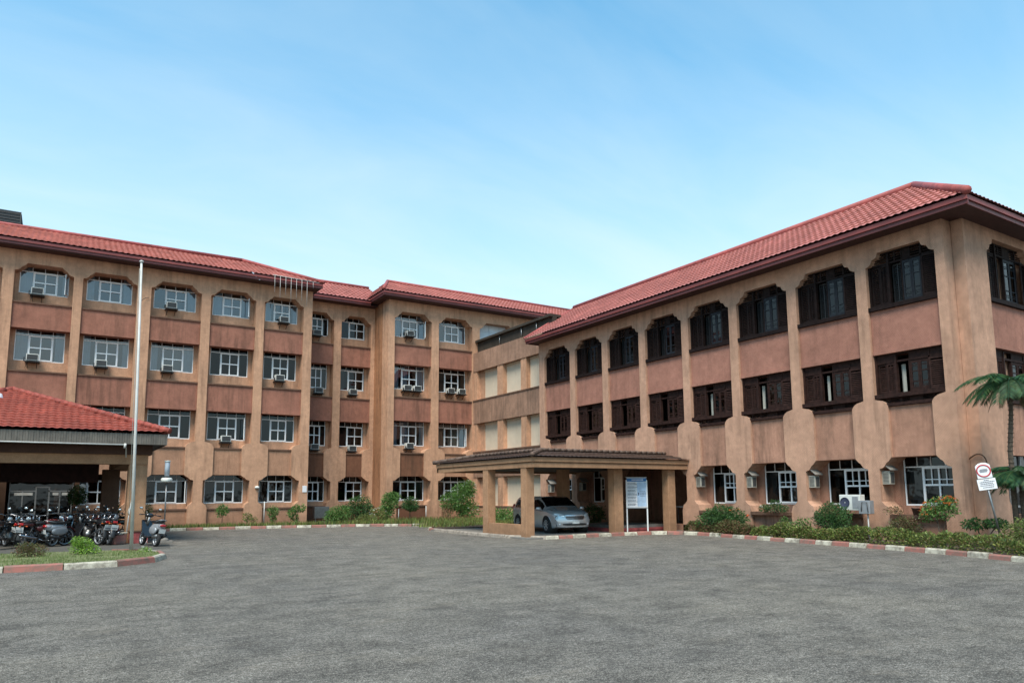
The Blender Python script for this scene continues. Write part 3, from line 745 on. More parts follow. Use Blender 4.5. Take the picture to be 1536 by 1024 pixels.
for i, (s0, s1) in enumerate(bR):
    wood_window(rwing, s0, s1, .20, 7.58, 9.34, rn, True)
    wood_window(rwing, s0, s1, .22, 4.70, 6.00, rn, False)
    p = MB(); e = .005
    p.box(s0+e, s1-e, .10, .84, 6.00, 7.445); p.box(s0+e, s1-e, .07, .098, 6.00, 6.11)
    p.build('spandrel_panel', M['pink'], rwing)
    for (a, b_) in ((7.45, 7.45),): pass
    p = MB(); p.cur = 0; p.box(s0+.42, s1-.42, .10, .84, 2.69, 4.29)
    p.build('spandrel_panel', M['lowright'], rwing)
    if i in (2, 3): continue
    p = MB(); p.box(s0+.283, s1-.283, .12, .80, 0, .78); p.cur = 1; p.box(s0+.27, s1-.27, -.06, .80, .78, .90)
    p.build('spandrel_panel', [M['lowright'], M['ledge']], rwing)
    w0, w1 = s0+.34, s1-.16
    white_window(rwing, w0, w1, .80, 1.17, 2.80, .42, rn, light=False, sash=(.34, .93), side_curt=(1 if i in (5, 7) else 0, 0), mid_curt=0, geo=True)
    rw.box(s0, w0, .74, .90, 0, 2.9); rw.box(w1, s1, .74, .90, 0, 2.9); rw.box(w0, w1, .74, .90, .5, 1.17)
s0, s1 = bE[0]
wood_window(rwing, s0, s1, .20, 7.58, 9.50, rn, True, ME); wood_window(rwing, s0, s1, .22, 4.70, 6.00, rn, False, ME)
p = MB(); p.M = ME; p.box(s0+.005, s1-.005, .10, .33, 6.00, 7.445); p.box(s0+.005, s1-.005, .07, .098, 6.0, 6.11); p.build('spandrel_panel', M['pink'], rwing)
p = MB(); p.M = ME; p.box(s0+.42, s1-.42, .10, .33, 2.69, 4.29); p.build('spandrel_panel', M['lowright'], rwing)
p = MB(); p.M = ME; p.box(s0+.283, s1-.283, .12, .33, 0, .78); p.cur = 1; p.box(s0+.27, s1-.27, -.06, .33, .78, .90); p.build('spandrel_panel', [M['lowright'], M['ledge']], rwing)
# dark glazed ground window of the end wall
p = MB(); p.M = ME
for a, b_, c, d in ((s0,s1,1.1,1.16),(s0,s1,2.28,2.32),(s0+.7,s0+.74,1.16,2.8),(s0+1.5,s0+1.54,1.16,2.8),(s0+2.3,s0+2.34,1.16,2.8)): p.box(a, b_, .25, .29, c, d)
w = p.build('window', M['greyframe'], rwing)
p = MB(); p.M = ME; p.add([(s0,.30,.9),(s1,.30,.9),(s1,.30,2.8),(s0,.30,2.8)], [(0,1,2,3)]); p.build('glass', M['darkglass'], w)
# recess of the ground floor entrance
s2, s3 = bR[2][0], bR[3][1]
rw.box(s2-.2, s2, .853, 4, 0, 2.9); rw.box(s3, s3+.2, .853, 4, 0, 2.9); rw.box(s2, s2+2.9, 2.6, 2.8, .3, 2.9); rw.box(s2+2.9, s3, 3.6, 3.8, .3, 2.9)
rw.box(s2, s3, .3, 4, 2.86, 2.95); rw.box(s2, s3, .0, 4, 0, .30)
rw.build('recess_wall', M['lowright'], rwing)
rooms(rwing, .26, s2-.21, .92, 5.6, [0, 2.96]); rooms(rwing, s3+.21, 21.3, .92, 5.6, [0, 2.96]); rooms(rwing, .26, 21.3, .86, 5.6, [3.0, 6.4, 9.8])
p = MB(); a, b_ = s2+3.0, s3-.1
p.box(a, a+.05, 3.5, 3.56, .3, 2.6); p.box(b_-.05, b_, 3.5, 3.56, .3, 2.6); p.box(a+.05, b_-.05, 3.5, 3.56, 2.1, 2.16); p.box(a+.05, b_-.05, 3.5, 3.56, 2.55, 2.6); p.box((a+b_)/2-.03, (a+b_)/2+.03, 3.5, 3.56, .3, 2.1)
d_ = p.build('entrance_door', M['greyframe'], rwing); p = MB(); p.box(a+.05, b_-.05, 3.57, 3.58, .3, 2.6); p.build('glass', M['darkglass'], d_)
# roof
RB = dict(tile=.23, course=.36, amp=.03, step=.045)
m = MB(); E0, RZ = 10.04, 12.24
slope(m, (-.25,-.8,E0), (22.75,-.8,E0), (-.25,2.7,RZ), (19.5,2.7,RZ), **RB)
slope(m, (22.75,-.8,E0), (22.75,6.4,E0), (19.5,2.7,RZ), (19.5,2.7,RZ), **RB)
slope(m, (22.75,6.4,E0), (-.25,6.4,E0), (19.5,2.7,RZ), (-.25,2.7,RZ), **RB)
roof = m.build('roof', M['roof'], rwing)
m = MB(); capline(m, (-.25,2.7,RZ+.03), (19.5,2.7,RZ+.03), .13, 90, 1); capline(m, (19.5,2.7,RZ+.03), (22.75,-.8,E0+.05), .13, 90, 1); capline(m, (19.5,2.7,RZ+.03), (22.75,6.4,E0+.05), .13, 90, 1); capline(m, (-.27,2.7,RZ+.01), (-.27,-.8,E0+.04), .06, 90, 1)
m.build('ridge_cap', M['cap'], roof)
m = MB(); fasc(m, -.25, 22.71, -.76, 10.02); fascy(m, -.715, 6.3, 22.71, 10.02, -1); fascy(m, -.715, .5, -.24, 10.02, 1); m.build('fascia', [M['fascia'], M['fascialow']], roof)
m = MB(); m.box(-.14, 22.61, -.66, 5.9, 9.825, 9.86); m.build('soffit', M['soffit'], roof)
m = MB(); m.prism([(-.02,9.87),(.2,9.87),(.2,10.0),(-.02,10.0)], -.6, 5.6)
m.add([(-.05,-.6,9.87),(-.05,5.9,9.87),(-.05,2.7,12.1)], [(0,1,2)]); m.build('gable', M['tan_right'], rwing)

# ---------------------------------------------------------------- linking block
link = thing('office_building', 'low stained linking block with cream boarded openings between the two office wings', 'building', (22.85, 40.79, 0), -pi/2)
m = MB(); E = 8.35
m.cur = 1
m.box(0, E, 0, .5, 9.50, 10.74); m.box(0, E, .0, .5, 6.10, 7.64); m.box(0, E, 0, .5, 2.66, 4.30)
m.cur = 0
m.box(0, E, .0, .5, 0, .90)
pan = [(.97,2.96),(3.6,5.63),(6.2,7.75)]
for z0, z1 in ((.90,2.66),(4.30,6.10),(7.64,9.50)):
    for a, b_ in ((0,.40),(2.96,3.6),(5.63,6.2),(7.75,E)): m.box(a, b_, .04, .5, z0, z1)
    m.box(.40, .97, .30, .5, z0, z1)
m.box(0, E, .5, .7, 0, 10.7)
m.build('wall', [M['tan'], M['stain']], link)
for z0, z1 in ((.90,2.66),(4.30,6.10),(7.64,9.50)):
    for a, b_ in pan:
        p = MB(); q = (a+b_)/2; p.box(a, q-.008, .34, .40, z0, z1-.09); p.box(q+.008, b_, .34, .40, z0, z1-.09); p.box(a, b_, .28, .42, z1-.09, z1); p.build('board_panel', M['cream_board'], link)
    p = MB(); p.box(0, E, -.04, .0, z0-.09, z0-.01); p.build('ledge', M['ledge'], link)
m = MB(); m.box(.02, E+.2, .32, .6, 10.74, 11.48); m.build('parapet', M['blackstain'], link)
m = MB(); m.prism([(0.0,11.48),(E+.2,11.48),(E+.2,11.62),(0.0,11.62)], .14, .9); m.build('coping', M['blackstain'], link)
m = MB()
for s_ in (2.9, 5.4, 7.0): m.tube([(s_,.26,11.45),(s_,.26,10.75)], .035, 8)
m.build('pipe', M['steel'], link)

# ---------------------------------------------------------------- entrance canopy on the right
can = thing('entrance_canopy', 'flat tan entrance canopy with dark weathered tile skirt on square columns beside the silver car', 'canopy', (14.54, 21.58, 0))
WX, WY = 7.74, 7.7
m = MB(); m.cur = 0
m.box(0, WX, 0, .12, 2.57, 2.74); m.box(0, WX, .04, .12, 2.745, 2.77); m.box(-.05, WX, -.05, .12, 2.775, 2.93)
m.box(0, .12, .121, WY, 2.57, 2.74); m.box(.04, .12, .121, WY, 2.745, 2.77); m.box(-.05, .12, .121, WY, 2.775, 2.93)
m.box(0, WX, WY-.12, WY+.03, 2.57, 2.93)
fs_ = m.build('fascia', M['column'], can)
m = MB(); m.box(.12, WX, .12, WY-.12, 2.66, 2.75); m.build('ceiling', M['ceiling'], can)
RC = dict(tile=.20, course=.42, amp=.016, step=.03)
m = MB(); a = -.14; z0, z1 = 2.95, 3.22; k = 1.25
slope(m, (a,a,z0), (WX,a,z0), (k,k,z1), (WX,k,z1), **RC)
slope(m, (a,WY+.14,z0), (a,a,z0), (k,WY-k,z1), (k,k,z1), **RC)
slope(m, (WX,WY+.14,z0), (a,WY+.14,z0), (WX,WY-k,z1), (k,WY-k,z1), **RC)
m.box(k-.02, WX, k-.02, WY-k+.02, z1-.2, z1+.02); m.box(a+.05, WX, a+.05, WY+.09, 2.932, 2.952)
r_ = m.build('roof', M['roofdark'], can)
m = MB(); capline(m, (a,a,z0+.04), (k,k,z1+.04), .09, .35); capline(m, (a,WY+.14,z0+.04), (k,WY-k,z1+.04), .09, .35)
for s_ in (k,): capline(m, (s_,k,z1+.05), (s_,WY-k,z1+.05), .07, .3); capline(m, (k,k,z1+.05), (WX,k,z1+.05), .07, .3)
m.build('ridge_cap', M['capdark'], r_)
def colm(x, y, w, d, z1=2.66, mt='column'):
    m = MB(); m.box(x-14.74, x-14.74+w, y-21.9, y-21.9+d, 0, z1); return m.build('column', M[mt], can, bevel=.012)
colm(14.76,22.40,.36,.36); colm(14.76,25.15,.36,.40); colm(18.95,22.42,.44,.40); colm(21.55,22.1,.40,.36); colm(18.95,25.9,.42,.42)
m = MB(); m.box(.05, .28, .87, 3.24, 0, .50); m.build('low_wall', M['column'], can)
m = MB(); m.cur = 1; m.box(4.7, 7.5, .95, 4.5, .0, .20); m.cur = 0; m.box(5.0, 7.5, 1.2, 4.3, .2, .31); m.build('step', [M['concrete'], M['redstep']], can)
m = MB(); m.cur = 0; m.box(4.72, 7.2, .93, .948, .12, .2); m.build('step_riser', [M['redstep']], can)

# ---------------------------------------------------------------- pavilion over the motorcycles on the left
pav = thing('carport', 'open pavilion with orange red clay tiled hipped roof sheltering parked motorcycles', 'carport', (-1.7, 28.2, 0))
X0, X1, Y1 = -5.15, 5.12, 10.0
m = MB(); ap = (.2, 4.9, 5.66); z0 = 3.83
RP = dict(tile=.24, course=.32, amp=.026, step=.06)
slope(m, (X0,0,z0), (X1,0,z0), ap, ap, **RP); slope(m, (X1,0,z0), (X1,Y1,z0), ap, ap, **RP)
slope(m, (X1,Y1,z0), (X0,Y1,z0), ap, ap, **RP); slope(m, (X0,Y1,z0), (X0,0,z0), ap, ap, **RP)
r_ = m.build('roof', M['roofor'], pav)
m = MB()
for c in ((X0,0,z0),(X1,0,z0),(X0,Y1,z0),(X1,Y1,z0)): capline(m, ap, (c[0],c[1],c[2]+.06), .12, .34)
m.build('ridge_cap', M['roofor'], r_)
m = MB()
def ribs(m, a, b_, y, z0, z1, axis):
    n = int((b_-a)/.075)
    for i in range(n):
        u = a+(b_-a)*i/n; d = .012 if i % 2 else 0
        if axis == 'x': m.box(u, u+(b_-a)/n-.004, y-d, y+.03, z0, z1)
        else: m.box(y-d, y+.03, u, u+(b_-a)/n-.004, z0, z1)
ribs(m, X0+.06, X1-.06, .06, 3.43, 3.80, 'x'); ribs(m, .1, Y1-.1, X1-.09, 3.43, 3.80, 'y')
m.build('fascia', simple('grey_brown_ribbed_metal', (.125,.108,.09), .6, var=.22, scale=3), pav)
m = MB(); m.box(X0+.1, X1-.1, .10, Y1-.1, 3.455, 3.50); m.build('ceiling', M['ceiling'], pav)
m = MB(); m.tube([(X0,.0,3.41),(3.74,.0,3.40),(3.74,.02,3.33),(3.80,.5,3.30),(3.82,.58,3.0)], .022, 8); m.tube([(-2.2,-.01,3.8),(-2.2,-.01,3.36)], .018, 6); m.ell((-2.2,-.02,3.33), .045, .045, .045, 8, 6); m.tube([(3.74,-.01,3.44),(3.72,-.02,3.28)], .04, 8)
m.build('pipe', M['whitep'], pav)
m = MB(); m.box(X0+.6, 4.66, .70, 1.5, 3.10, 3.452); m.box(3.7, 4.60, 1.502, 9.2, 3.10, 3.452); m.build('upper_beam', plaster('dark_brown_beam', (.085,.045,.034), amt=.4), pav)
m = MB(); m.box(X0+.65, 4.55, .80, 1.40, 2.76, 3.098); m.box(3.8, 4.5, 1.402, 9.2, 2.76, 3.098); m.build('beam', M['column'], pav)
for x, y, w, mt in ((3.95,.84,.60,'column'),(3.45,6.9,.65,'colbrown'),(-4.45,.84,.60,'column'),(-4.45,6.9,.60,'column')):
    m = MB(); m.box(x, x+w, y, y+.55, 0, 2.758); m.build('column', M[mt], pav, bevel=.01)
m = MB(); m.box(-5.0, 3.4, 8.9, 9.1, 2.25, 3.098); m.build('rear_beam', M['soffit'], pav)
m = MB(); m.tube([(-2.0,2.0,3.45),(-2.0,2.0,3.3)], .03, 8); m.ell((-1.95,2.0,3.25), .12, .12, .07); m.build('ceiling_lamp', M['acwhite'], pav)
m = MB(); m.tube([(4.58,1.45,.05),(4.58,1.45,2.9)], .018, 6); m.build('downpipe', M['black'], pav)
m = MB(); m.box(-4.6, -4.45, 1.4, 9.2, 0, 3.4); m.build('added_shade_wall', M['colbrown'], pav)  # unseen wall added to keep sky light out of the pavilion
# left wing entrance; vestibule box coloured dark for the shaded wall there
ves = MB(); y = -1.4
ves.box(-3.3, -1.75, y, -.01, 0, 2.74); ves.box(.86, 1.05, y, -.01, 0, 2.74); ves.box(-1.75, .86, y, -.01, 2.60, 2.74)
ves.build('vestibule_shade_wall', plaster('shade_dark_vestibule', (.10,.055,.035), amt=.4), wing)  # wall colour carries the porch shade
m = MB(); f = .05
for a, b_, c, d in ((-1.65,-1.60,0,2.55),(.76,.81,0,2.55),(-1.60,.76,2.5,2.55),(-1.60,-.66,1.86,1.92),(-.15,.76,1.86,1.92),(-.66,-.60,0,2.1),(-.15,-.09,0,2.1),(-.60,-.15,2.04,2.1),(-1.16,-1.11,.9,1.86),(.28,.33,.9,1.86),(-1.60,-.66,.84,.9),(-.09,.76,.84,.9),(-1.60,-.66,0,.08),(-.09,.76,0,.08)): m.box(a, b_, y+.3, y+.35, c, d)
d_ = m.build('entrance_door', M['greyframe'], wing)
m = MB(); m.add([(-1.6,y+.37,0),(.76,y+.37,0),(.76,y+.37,2.5),(-1.6,y+.37,2.5)], [(0,1,2,3)]); m.build('glass', M['darkglass'], d_)
m = MB()
for a, b_ in ((-1.45,-.75),(.02,.25),(.38,.62)): m.box(a, b_, y+.29, y+.298, 1.70, 1.82)
m.build('door_sticker', M['plate'], d_)
# ---------------------------------------------------------------- car
def interp(xs, ys, x):
    if x <= xs[0]: return ys[0]
    for i in range(len(xs)-1):
        if x <= xs[i+1]:
            t = (x-xs[i])/(xs[i+1]-xs[i]); m0 = (ys[i+1]-ys[max(i-1,0)])/(xs[i+1]-xs[max(i-1,0)]); m1 = (ys[min(i+2,len(xs)-1)]-ys[i])/(xs[min(i+2,len(xs)-1)]-xs[i])
            h = xs[i+1]-xs[i]; t2, t3 = t*t, t*t*t
            return (2*t3-3*t2+1)*ys[i]+(t3-2*t2+t)*h*m0+(-2*t3+3*t2)*ys[i+1]+(t3-t2)*h*m1
    return ys[-1]
def make_car():
    car = thing('parked_car', 'silver grey people carrier parked under the entrance canopy with its nose towards the car park', 'car', (17.78, 25.15, .06), atan2(-4.5, -.75))
    XS = [-2.30,-2.24,-2.0,-1.5,-.8,0,.42,.8,1.15,1.5,1.9,2.15,2.28]
    W_ = [.74,.80,.86,.875,.875,.875,.875,.875,.875,.87,.85,.80,.76]
    ZB = [.34,.28,.22,.20,.19,.19,.19,.19,.19,.19,.20,.22,.26]
    HS = [.88,.92,.95,.93,.91,.89,.88,.87,.86,.84,.79,.73,.66]
    HR = [1.02,1.18,1.38,1.43,1.45,1.45,1.43,1.27,1.065,.975,.90,.82,.72]
    WR = [.55,.60,.62,.64,.645,.635,.62,.65,.68,.66,.62,.56,.50]
    NU, NV = 132, 54
    wheels = [(1.42, .32), (-1.40, .32)]
    def sec(x):
        w, zb, hs, hr, wr = [interp(XS, a, x) for a in (W_, ZB, HS, HR, WR)]
        P = [(0,zb),(w*.82,zb),(w*.95,zb+.05),(w*.985,zb+.22),(w,zb+(hs-zb)*.62),(w*.985,hs-.03),(w*.95,hs+.015)]
        if x > 1.15: k = min(1, (x-1.15)/.25); gb = (w*.93*(1-k)+w*.86*k, hs+.03+(hr-hs)*.35*k)
        else: gb = (w*.925, hs+.03)
        rail = (wr, max(hr-.055, gb[1]+.01)); P += [gb, rail, (wr*.72, max(hr-.012, rail[1]+.004)), (0, max(hr, rail[1]+.008))]
        return P
    def pt(x, v):
        P = sec(x); vs = list(range(len(P))); y = interp(vs, [p[0] for p in P], v); z = interp(vs, [p[1] for p in P], v)
        if abs(v-round(v)) < 1e-6: y, z = P[int(round(v))]
        wv = min(1, max(0, (x-1.2)/1.1)); wb = min(1, max(0, (-1.6-x)/.7))
        hfr = min(1, max(0, (z-.45)/.5))
        x2 = x - .34*wv*wv*(3-2*wv)*(abs(y)/.87)**2.4 + .20*wb*wb*(abs(y)/.87)**2.4 - .06*wv*hfr
        return Vector((x2, y, z))
    us = [-2.30+4.58*i/NU for i in range(NU+1)]
    vv = [10*j/NV for j in range(NV+1)]
    mats = ['body', 'side', 'screen', 'lamp']
    store = {k: MB() for k in ('body','window','window2','windshield','rearw')}
    for sgn in (1, -1):
        grid = [[pt(x, v) for v in vv] for x in us]
        for gx in grid:
            for j, p in enumerate(gx):
                if sgn < 0: p.y = -p.y
        for (wx, wz) in wheels:
            for i, x in enumerate(us):
                for j, v in enumerate(vv):
                    if .8 < v < 6: 
                        p = grid[i][j]; d = hypot(p.x-wx, p.z-wz)
                        if .30 < d < .372 : 
                            k = .372/d; p.x = wx+(p.x-wx)*k; p.z = wz+(p.z-wz)*k
        for i in range(NU):
            for j in range(NV):
                q = [grid[i][j], grid[i+1][j], grid[i+1][j+1], grid[i][j+1]]
                x = (us[i]+us[i+1])/2; v = (vv[j]+vv[j+1])/2; c = (q[0]+q[1]+q[2]+q[3])/4
                if v < 6 and v > .8 and any(hypot(c.x-wx, c.z-wz) < .368 for wx, wz in wheels): continue
                if v <= .8 and any(abs(c.x-wx) < .36 for wx, wz in wheels) and abs(c.y) > .55: continue
                key = 'body'
                if 7.05 < v < 7.86 and (-.02 < x < .98 or -1.02 < x < -.08 or -1.85 < x < -1.08): key = 'window' if sgn > 0 else 'window2'
                elif v > 8.0 and .47 < x < 1.13: key = 'windshield'
                elif v > 8.15 and -2.2 < x < -2.04: key = 'rearw'
                if sgn > 0: q = q[::-1]
                b = store[key]; b.smooth = True; b.add(q, [(0,1,2,3)])
    # front and rear caps
    b = store['body']
    for xe, rev in ((us[-1], 0), (us[0], 1)):
        n = 24; ring = [pt(xe, v) for v in vv]
        lo = [p for p in ring[:int(NV*.45)]]; 
        ymax = max(p.y for p in ring)
        zt = lambda y: interp_desc([(p.y, p.z) for p in ring if p.z > .5], y); zb_ = lambda y: interp_desc([(p.y, p.z) for p in ring if p.z <= .5], y)
        def interp_desc(L, y):
            L = sorted(L); 
            if y <= L[0][0]: return L[0][1]
            for a, c in zip(L, L[1:]):
                if y <= c[0]: return a[1]+(c[1]-a[1])*((y-a[0])/max(1e-6, c[0]-a[0]))
            return L[-1][1]
        yy = [ymax*(2*k/n-1)*.995 for k in range(n+1)]
        g_ = []
        for y in yy:
            a, c = zb_(abs(y)), zt(abs(y)); col_ = []
            for k in range(9):
                t = k/8; z = a+(c-a)*t
                wv = 1; x2 = xe + (-.34 if not rev else .20)*(abs(y)/.87)**2.4 - (.06*min(1, max(0, (z-.45)/.5)) if not rev else 0) + (.03*sin(pi*t) if not rev else -.02*sin(pi*t))
                col_.append((x2, y, z))
            g_.append(col_)
        vs = [p for c in g_ for p in c]; fs = [(i*9+k, (i+1)*9+k, (i+1)*9+k+1, i*9+k+1) for i in range(n) for k in range(8)]
        b.smooth = True; b.add(vs, fs if not rev else [f[::-1] for f in fs])
    paint = simple('silver_car_paint', (.52,.53,.545), .26, .5, var=.03, coat=.8)
    body = store['body'].build('body', paint, car, fix=True)
    store['window'].build('side_window', M['carglass'], car, fix=True); store['window2'].build('side_window', M['carglass'], car, fix=True); store['rearw'].build('rear_window', M['carglass'], car, fix=True); store['windshield'].build('windshield', M['carglass'], car, fix=True)
    m = MB(); m.box(-1.9, 1.0, -.60, .60, .30, .62); m.box(-1.2, .35, -.55, .55, .62, .85)
    for x in (.15, -.85):
        for s_ in (-.35, .35): m.box(x-.08, x+.06, s_-.22, s_+.22, .5, 1.12); m.box(x-.06, x+.04, s_-.11, s_+.11, 1.12, 1.28)
    m.build('seat', M['black'], car, bevel=.03)
    def fx(y, z): return 2.28-.34*(abs(y)/.87)**2.4-.06*min(1, max(0, (z-.45)/.5))+.03
    def strip(m, y0, y1, z0, z1, off, thick=.02, n=12, zslope=0, tz=None):
        vs = []
        for i in range(n+1):
            y = y0+(y1-y0)*i/n; a = z0+zslope*abs(y); c = z1+zslope*abs(y)
            if tz: k = tz(i/n); mid = (a+c)/2; a = mid+(a-mid)*k; c = mid+(c-mid)*k
            for z in (a, c): x = fx(y, z)+off; vs += [(x, y, z), (x-thick-.05, y, z)]
        fs = []
        for i in range(n):
            o, p = i*4, i*4+4
            fs += [(o, p, p+2, o+2), (o+2, p+2, p+3, o+3), (o+1, o+3, p+3, p+1), (o, o+1, p+1, p)]
        fs += [(0,2,3,1), (n*4, n*4+1, n*4+3, n*4+2)]
        m.smooth = False; m.add(vs, fs)
    m = MB(); strip(m, -.40, .40, .555, .675, .008, tz=lambda t: .55+.45*sin(pi*t)**.5 if 0 < t < 1 else .5); gr = m.build('grille', M['black'], car)
    m = MB(); strip(m, -.41, .41, .668, .690, .018); strip(m, -.40, .40, .603, .622, .02); strip(m, -.36, .36, .548, .560, .018)
    for a in (90, 210, 330):
        c = cos(RD(a)); s_ = sin(RD(a)); m.obox((fx(0,.62)+.03, c*.028, .618+s_*.028), (1,0,0), (0,c,s_), (0,-s_,c), .006, .032, .013)
    m.build('grille_trim', M['chrome'], gr)
    m = MB(); strip(m, -.52, .52, .315, .405, .006, tz=lambda t: .45+.55*min(1, sin(pi*t)*2.2)); m.build('air_intake', M['black'], car)
    m = MB(); strip(m, -.15, .15, .385, .47, .025, n=2); m.build('number_plate', M['plate'], car)
    for s_ in (-1, 1):
        m = MB(); vs = []; n = 10
        for i in range(n+1):
            t = i/n; y = s_*(.42+.34*t); zc = .685+.085*t; h = .060*(sin(pi*(.12+.8*t)))**.6; back = -.10*t*t
            for z in (zc-h, zc, zc+h): vs.append((fx(y, z)+.018+back*1.0-(.05 if z > zc else (0 if z == zc else .0))-.02*t, y*1.0, z))
        fs = [(i*3+k, (i+1)*3+k, (i+1)*3+k+1, i*3+k+1) for i in range(n) for k in (0, 1)]
        m.smooth = True; m.add(vs, fs if s_ > 0 else [f[::-1] for f in fs]); m.build('headlight', M['clearlens'], car)
        m = MB(); m.ell((fx(.62,.36)-.01, s_*.60, .365), .03, .06, .035); m.build('fog_light', M['clearlens'], car)
        m = MB(); m.ell((.98, s_*.985, .96), .07, .115, .075, e=.8); m.tube([(1.02, s_*.84, .90), (.99, s_*.93, .93)], .022, 6); m.build('wing_mirror', paint, car)
        m = MB(); 
        for i in range(6):
            pass
        m.box(-.05, .11, s_*.882-.008, s_*.882+.008, .80, .825); m.box(-1.10, -.94, s_*.882-.008, s_*.882+.008, .81, .835); m.build('door_handle', M['chrome'], car)
        m = MB(); m.ell((-2.19, s_*.70, .98), .05, .07, .14); m.build('tail_light', M['redlens'], car)
    m = MB()
    for wx, wz in wheels:
        for s_ in (-1, 1): m.cyl((wx, s_*.50, wz), (wx, s_*.845, wz), .375, n=28)
    m.build('wheel_well', M['interior'], car)
    for k, (wx, wz) in enumerate(wheels):
        for s_ in (-1, 1):
            m = MB(); m.lathe([(.20,-.10),(.285,-.105),(.312,-.085),(.32,-.04),(.32,.04),(.312,.085),(.285,.105),(.205,.10),(.20,.06)], (wx, s_*.775, wz), 'y', 36); wh = m.build('wheel', M['rubber'], car)
            m = MB(); yy = s_*.868
            m.lathe([(.205,-.006),(.205,.006),(.185,.010),(.180,-.004),(.205,-.006)], (wx, yy, wz), 'y', 32)
            m.cyl((wx, yy-.012*s_, wz), (wx, yy+.014*s_, wz), .042, n=14)
            for q in range(7):
                a = 2*pi*q/7+.2; dx, dz = cos(a), sin(a); m.obox((wx+dx*.11, yy+.0*s_, wz+dz*.11), (dx,0,dz), (0,1,0), (-dz,0,dx), .082, .009, .016)
            m.build('rim', M['alloy'], wh)
            m = MB(); m.cyl((wx, s_*.80, wz), (wx, s_*.845, wz), .188, n=24); m.build('brake_disc', M['black'], wh)
make_car()

# ---------------------------------------------------------------- motorcycles (local: front towards +x)
def wheelset(root, x, z, r, w, rim_mat, name='wheel', spokes=12):
    m = MB(); m.lathe([(r-.055,-w*.8),(r-.02,-w),(r-.004,-w*.5),(r,0),(r-.004,w*.5),(r-.02,w),(r-.055,w*.8)], (x,0,z), 'y', 28); wh = m.build(name, M['rubber'], root)
    m = MB(); m.lathe([(r-.055,-w*.75),(r-.055,w*.75),(r-.075,w*.6),(r-.075,-w*.6),(r-.055,-w*.75)], (x,0,z), 'y', 28)
    m.cyl((x,-.055,z), (x,.055,z), .045, n=12)
    for k in range(spokes):
        a = 2*pi*k/spokes; m.tube([(x+cos(a)*.04, .03*(-1)**k, z+sin(a)*.04), (x+cos(a+.2)*(r-.07), 0, z+sin(a+.2)*(r-.07))], .006 if spokes > 8 else .016, 5)
    m.build('rim', rim_mat, wh); return wh
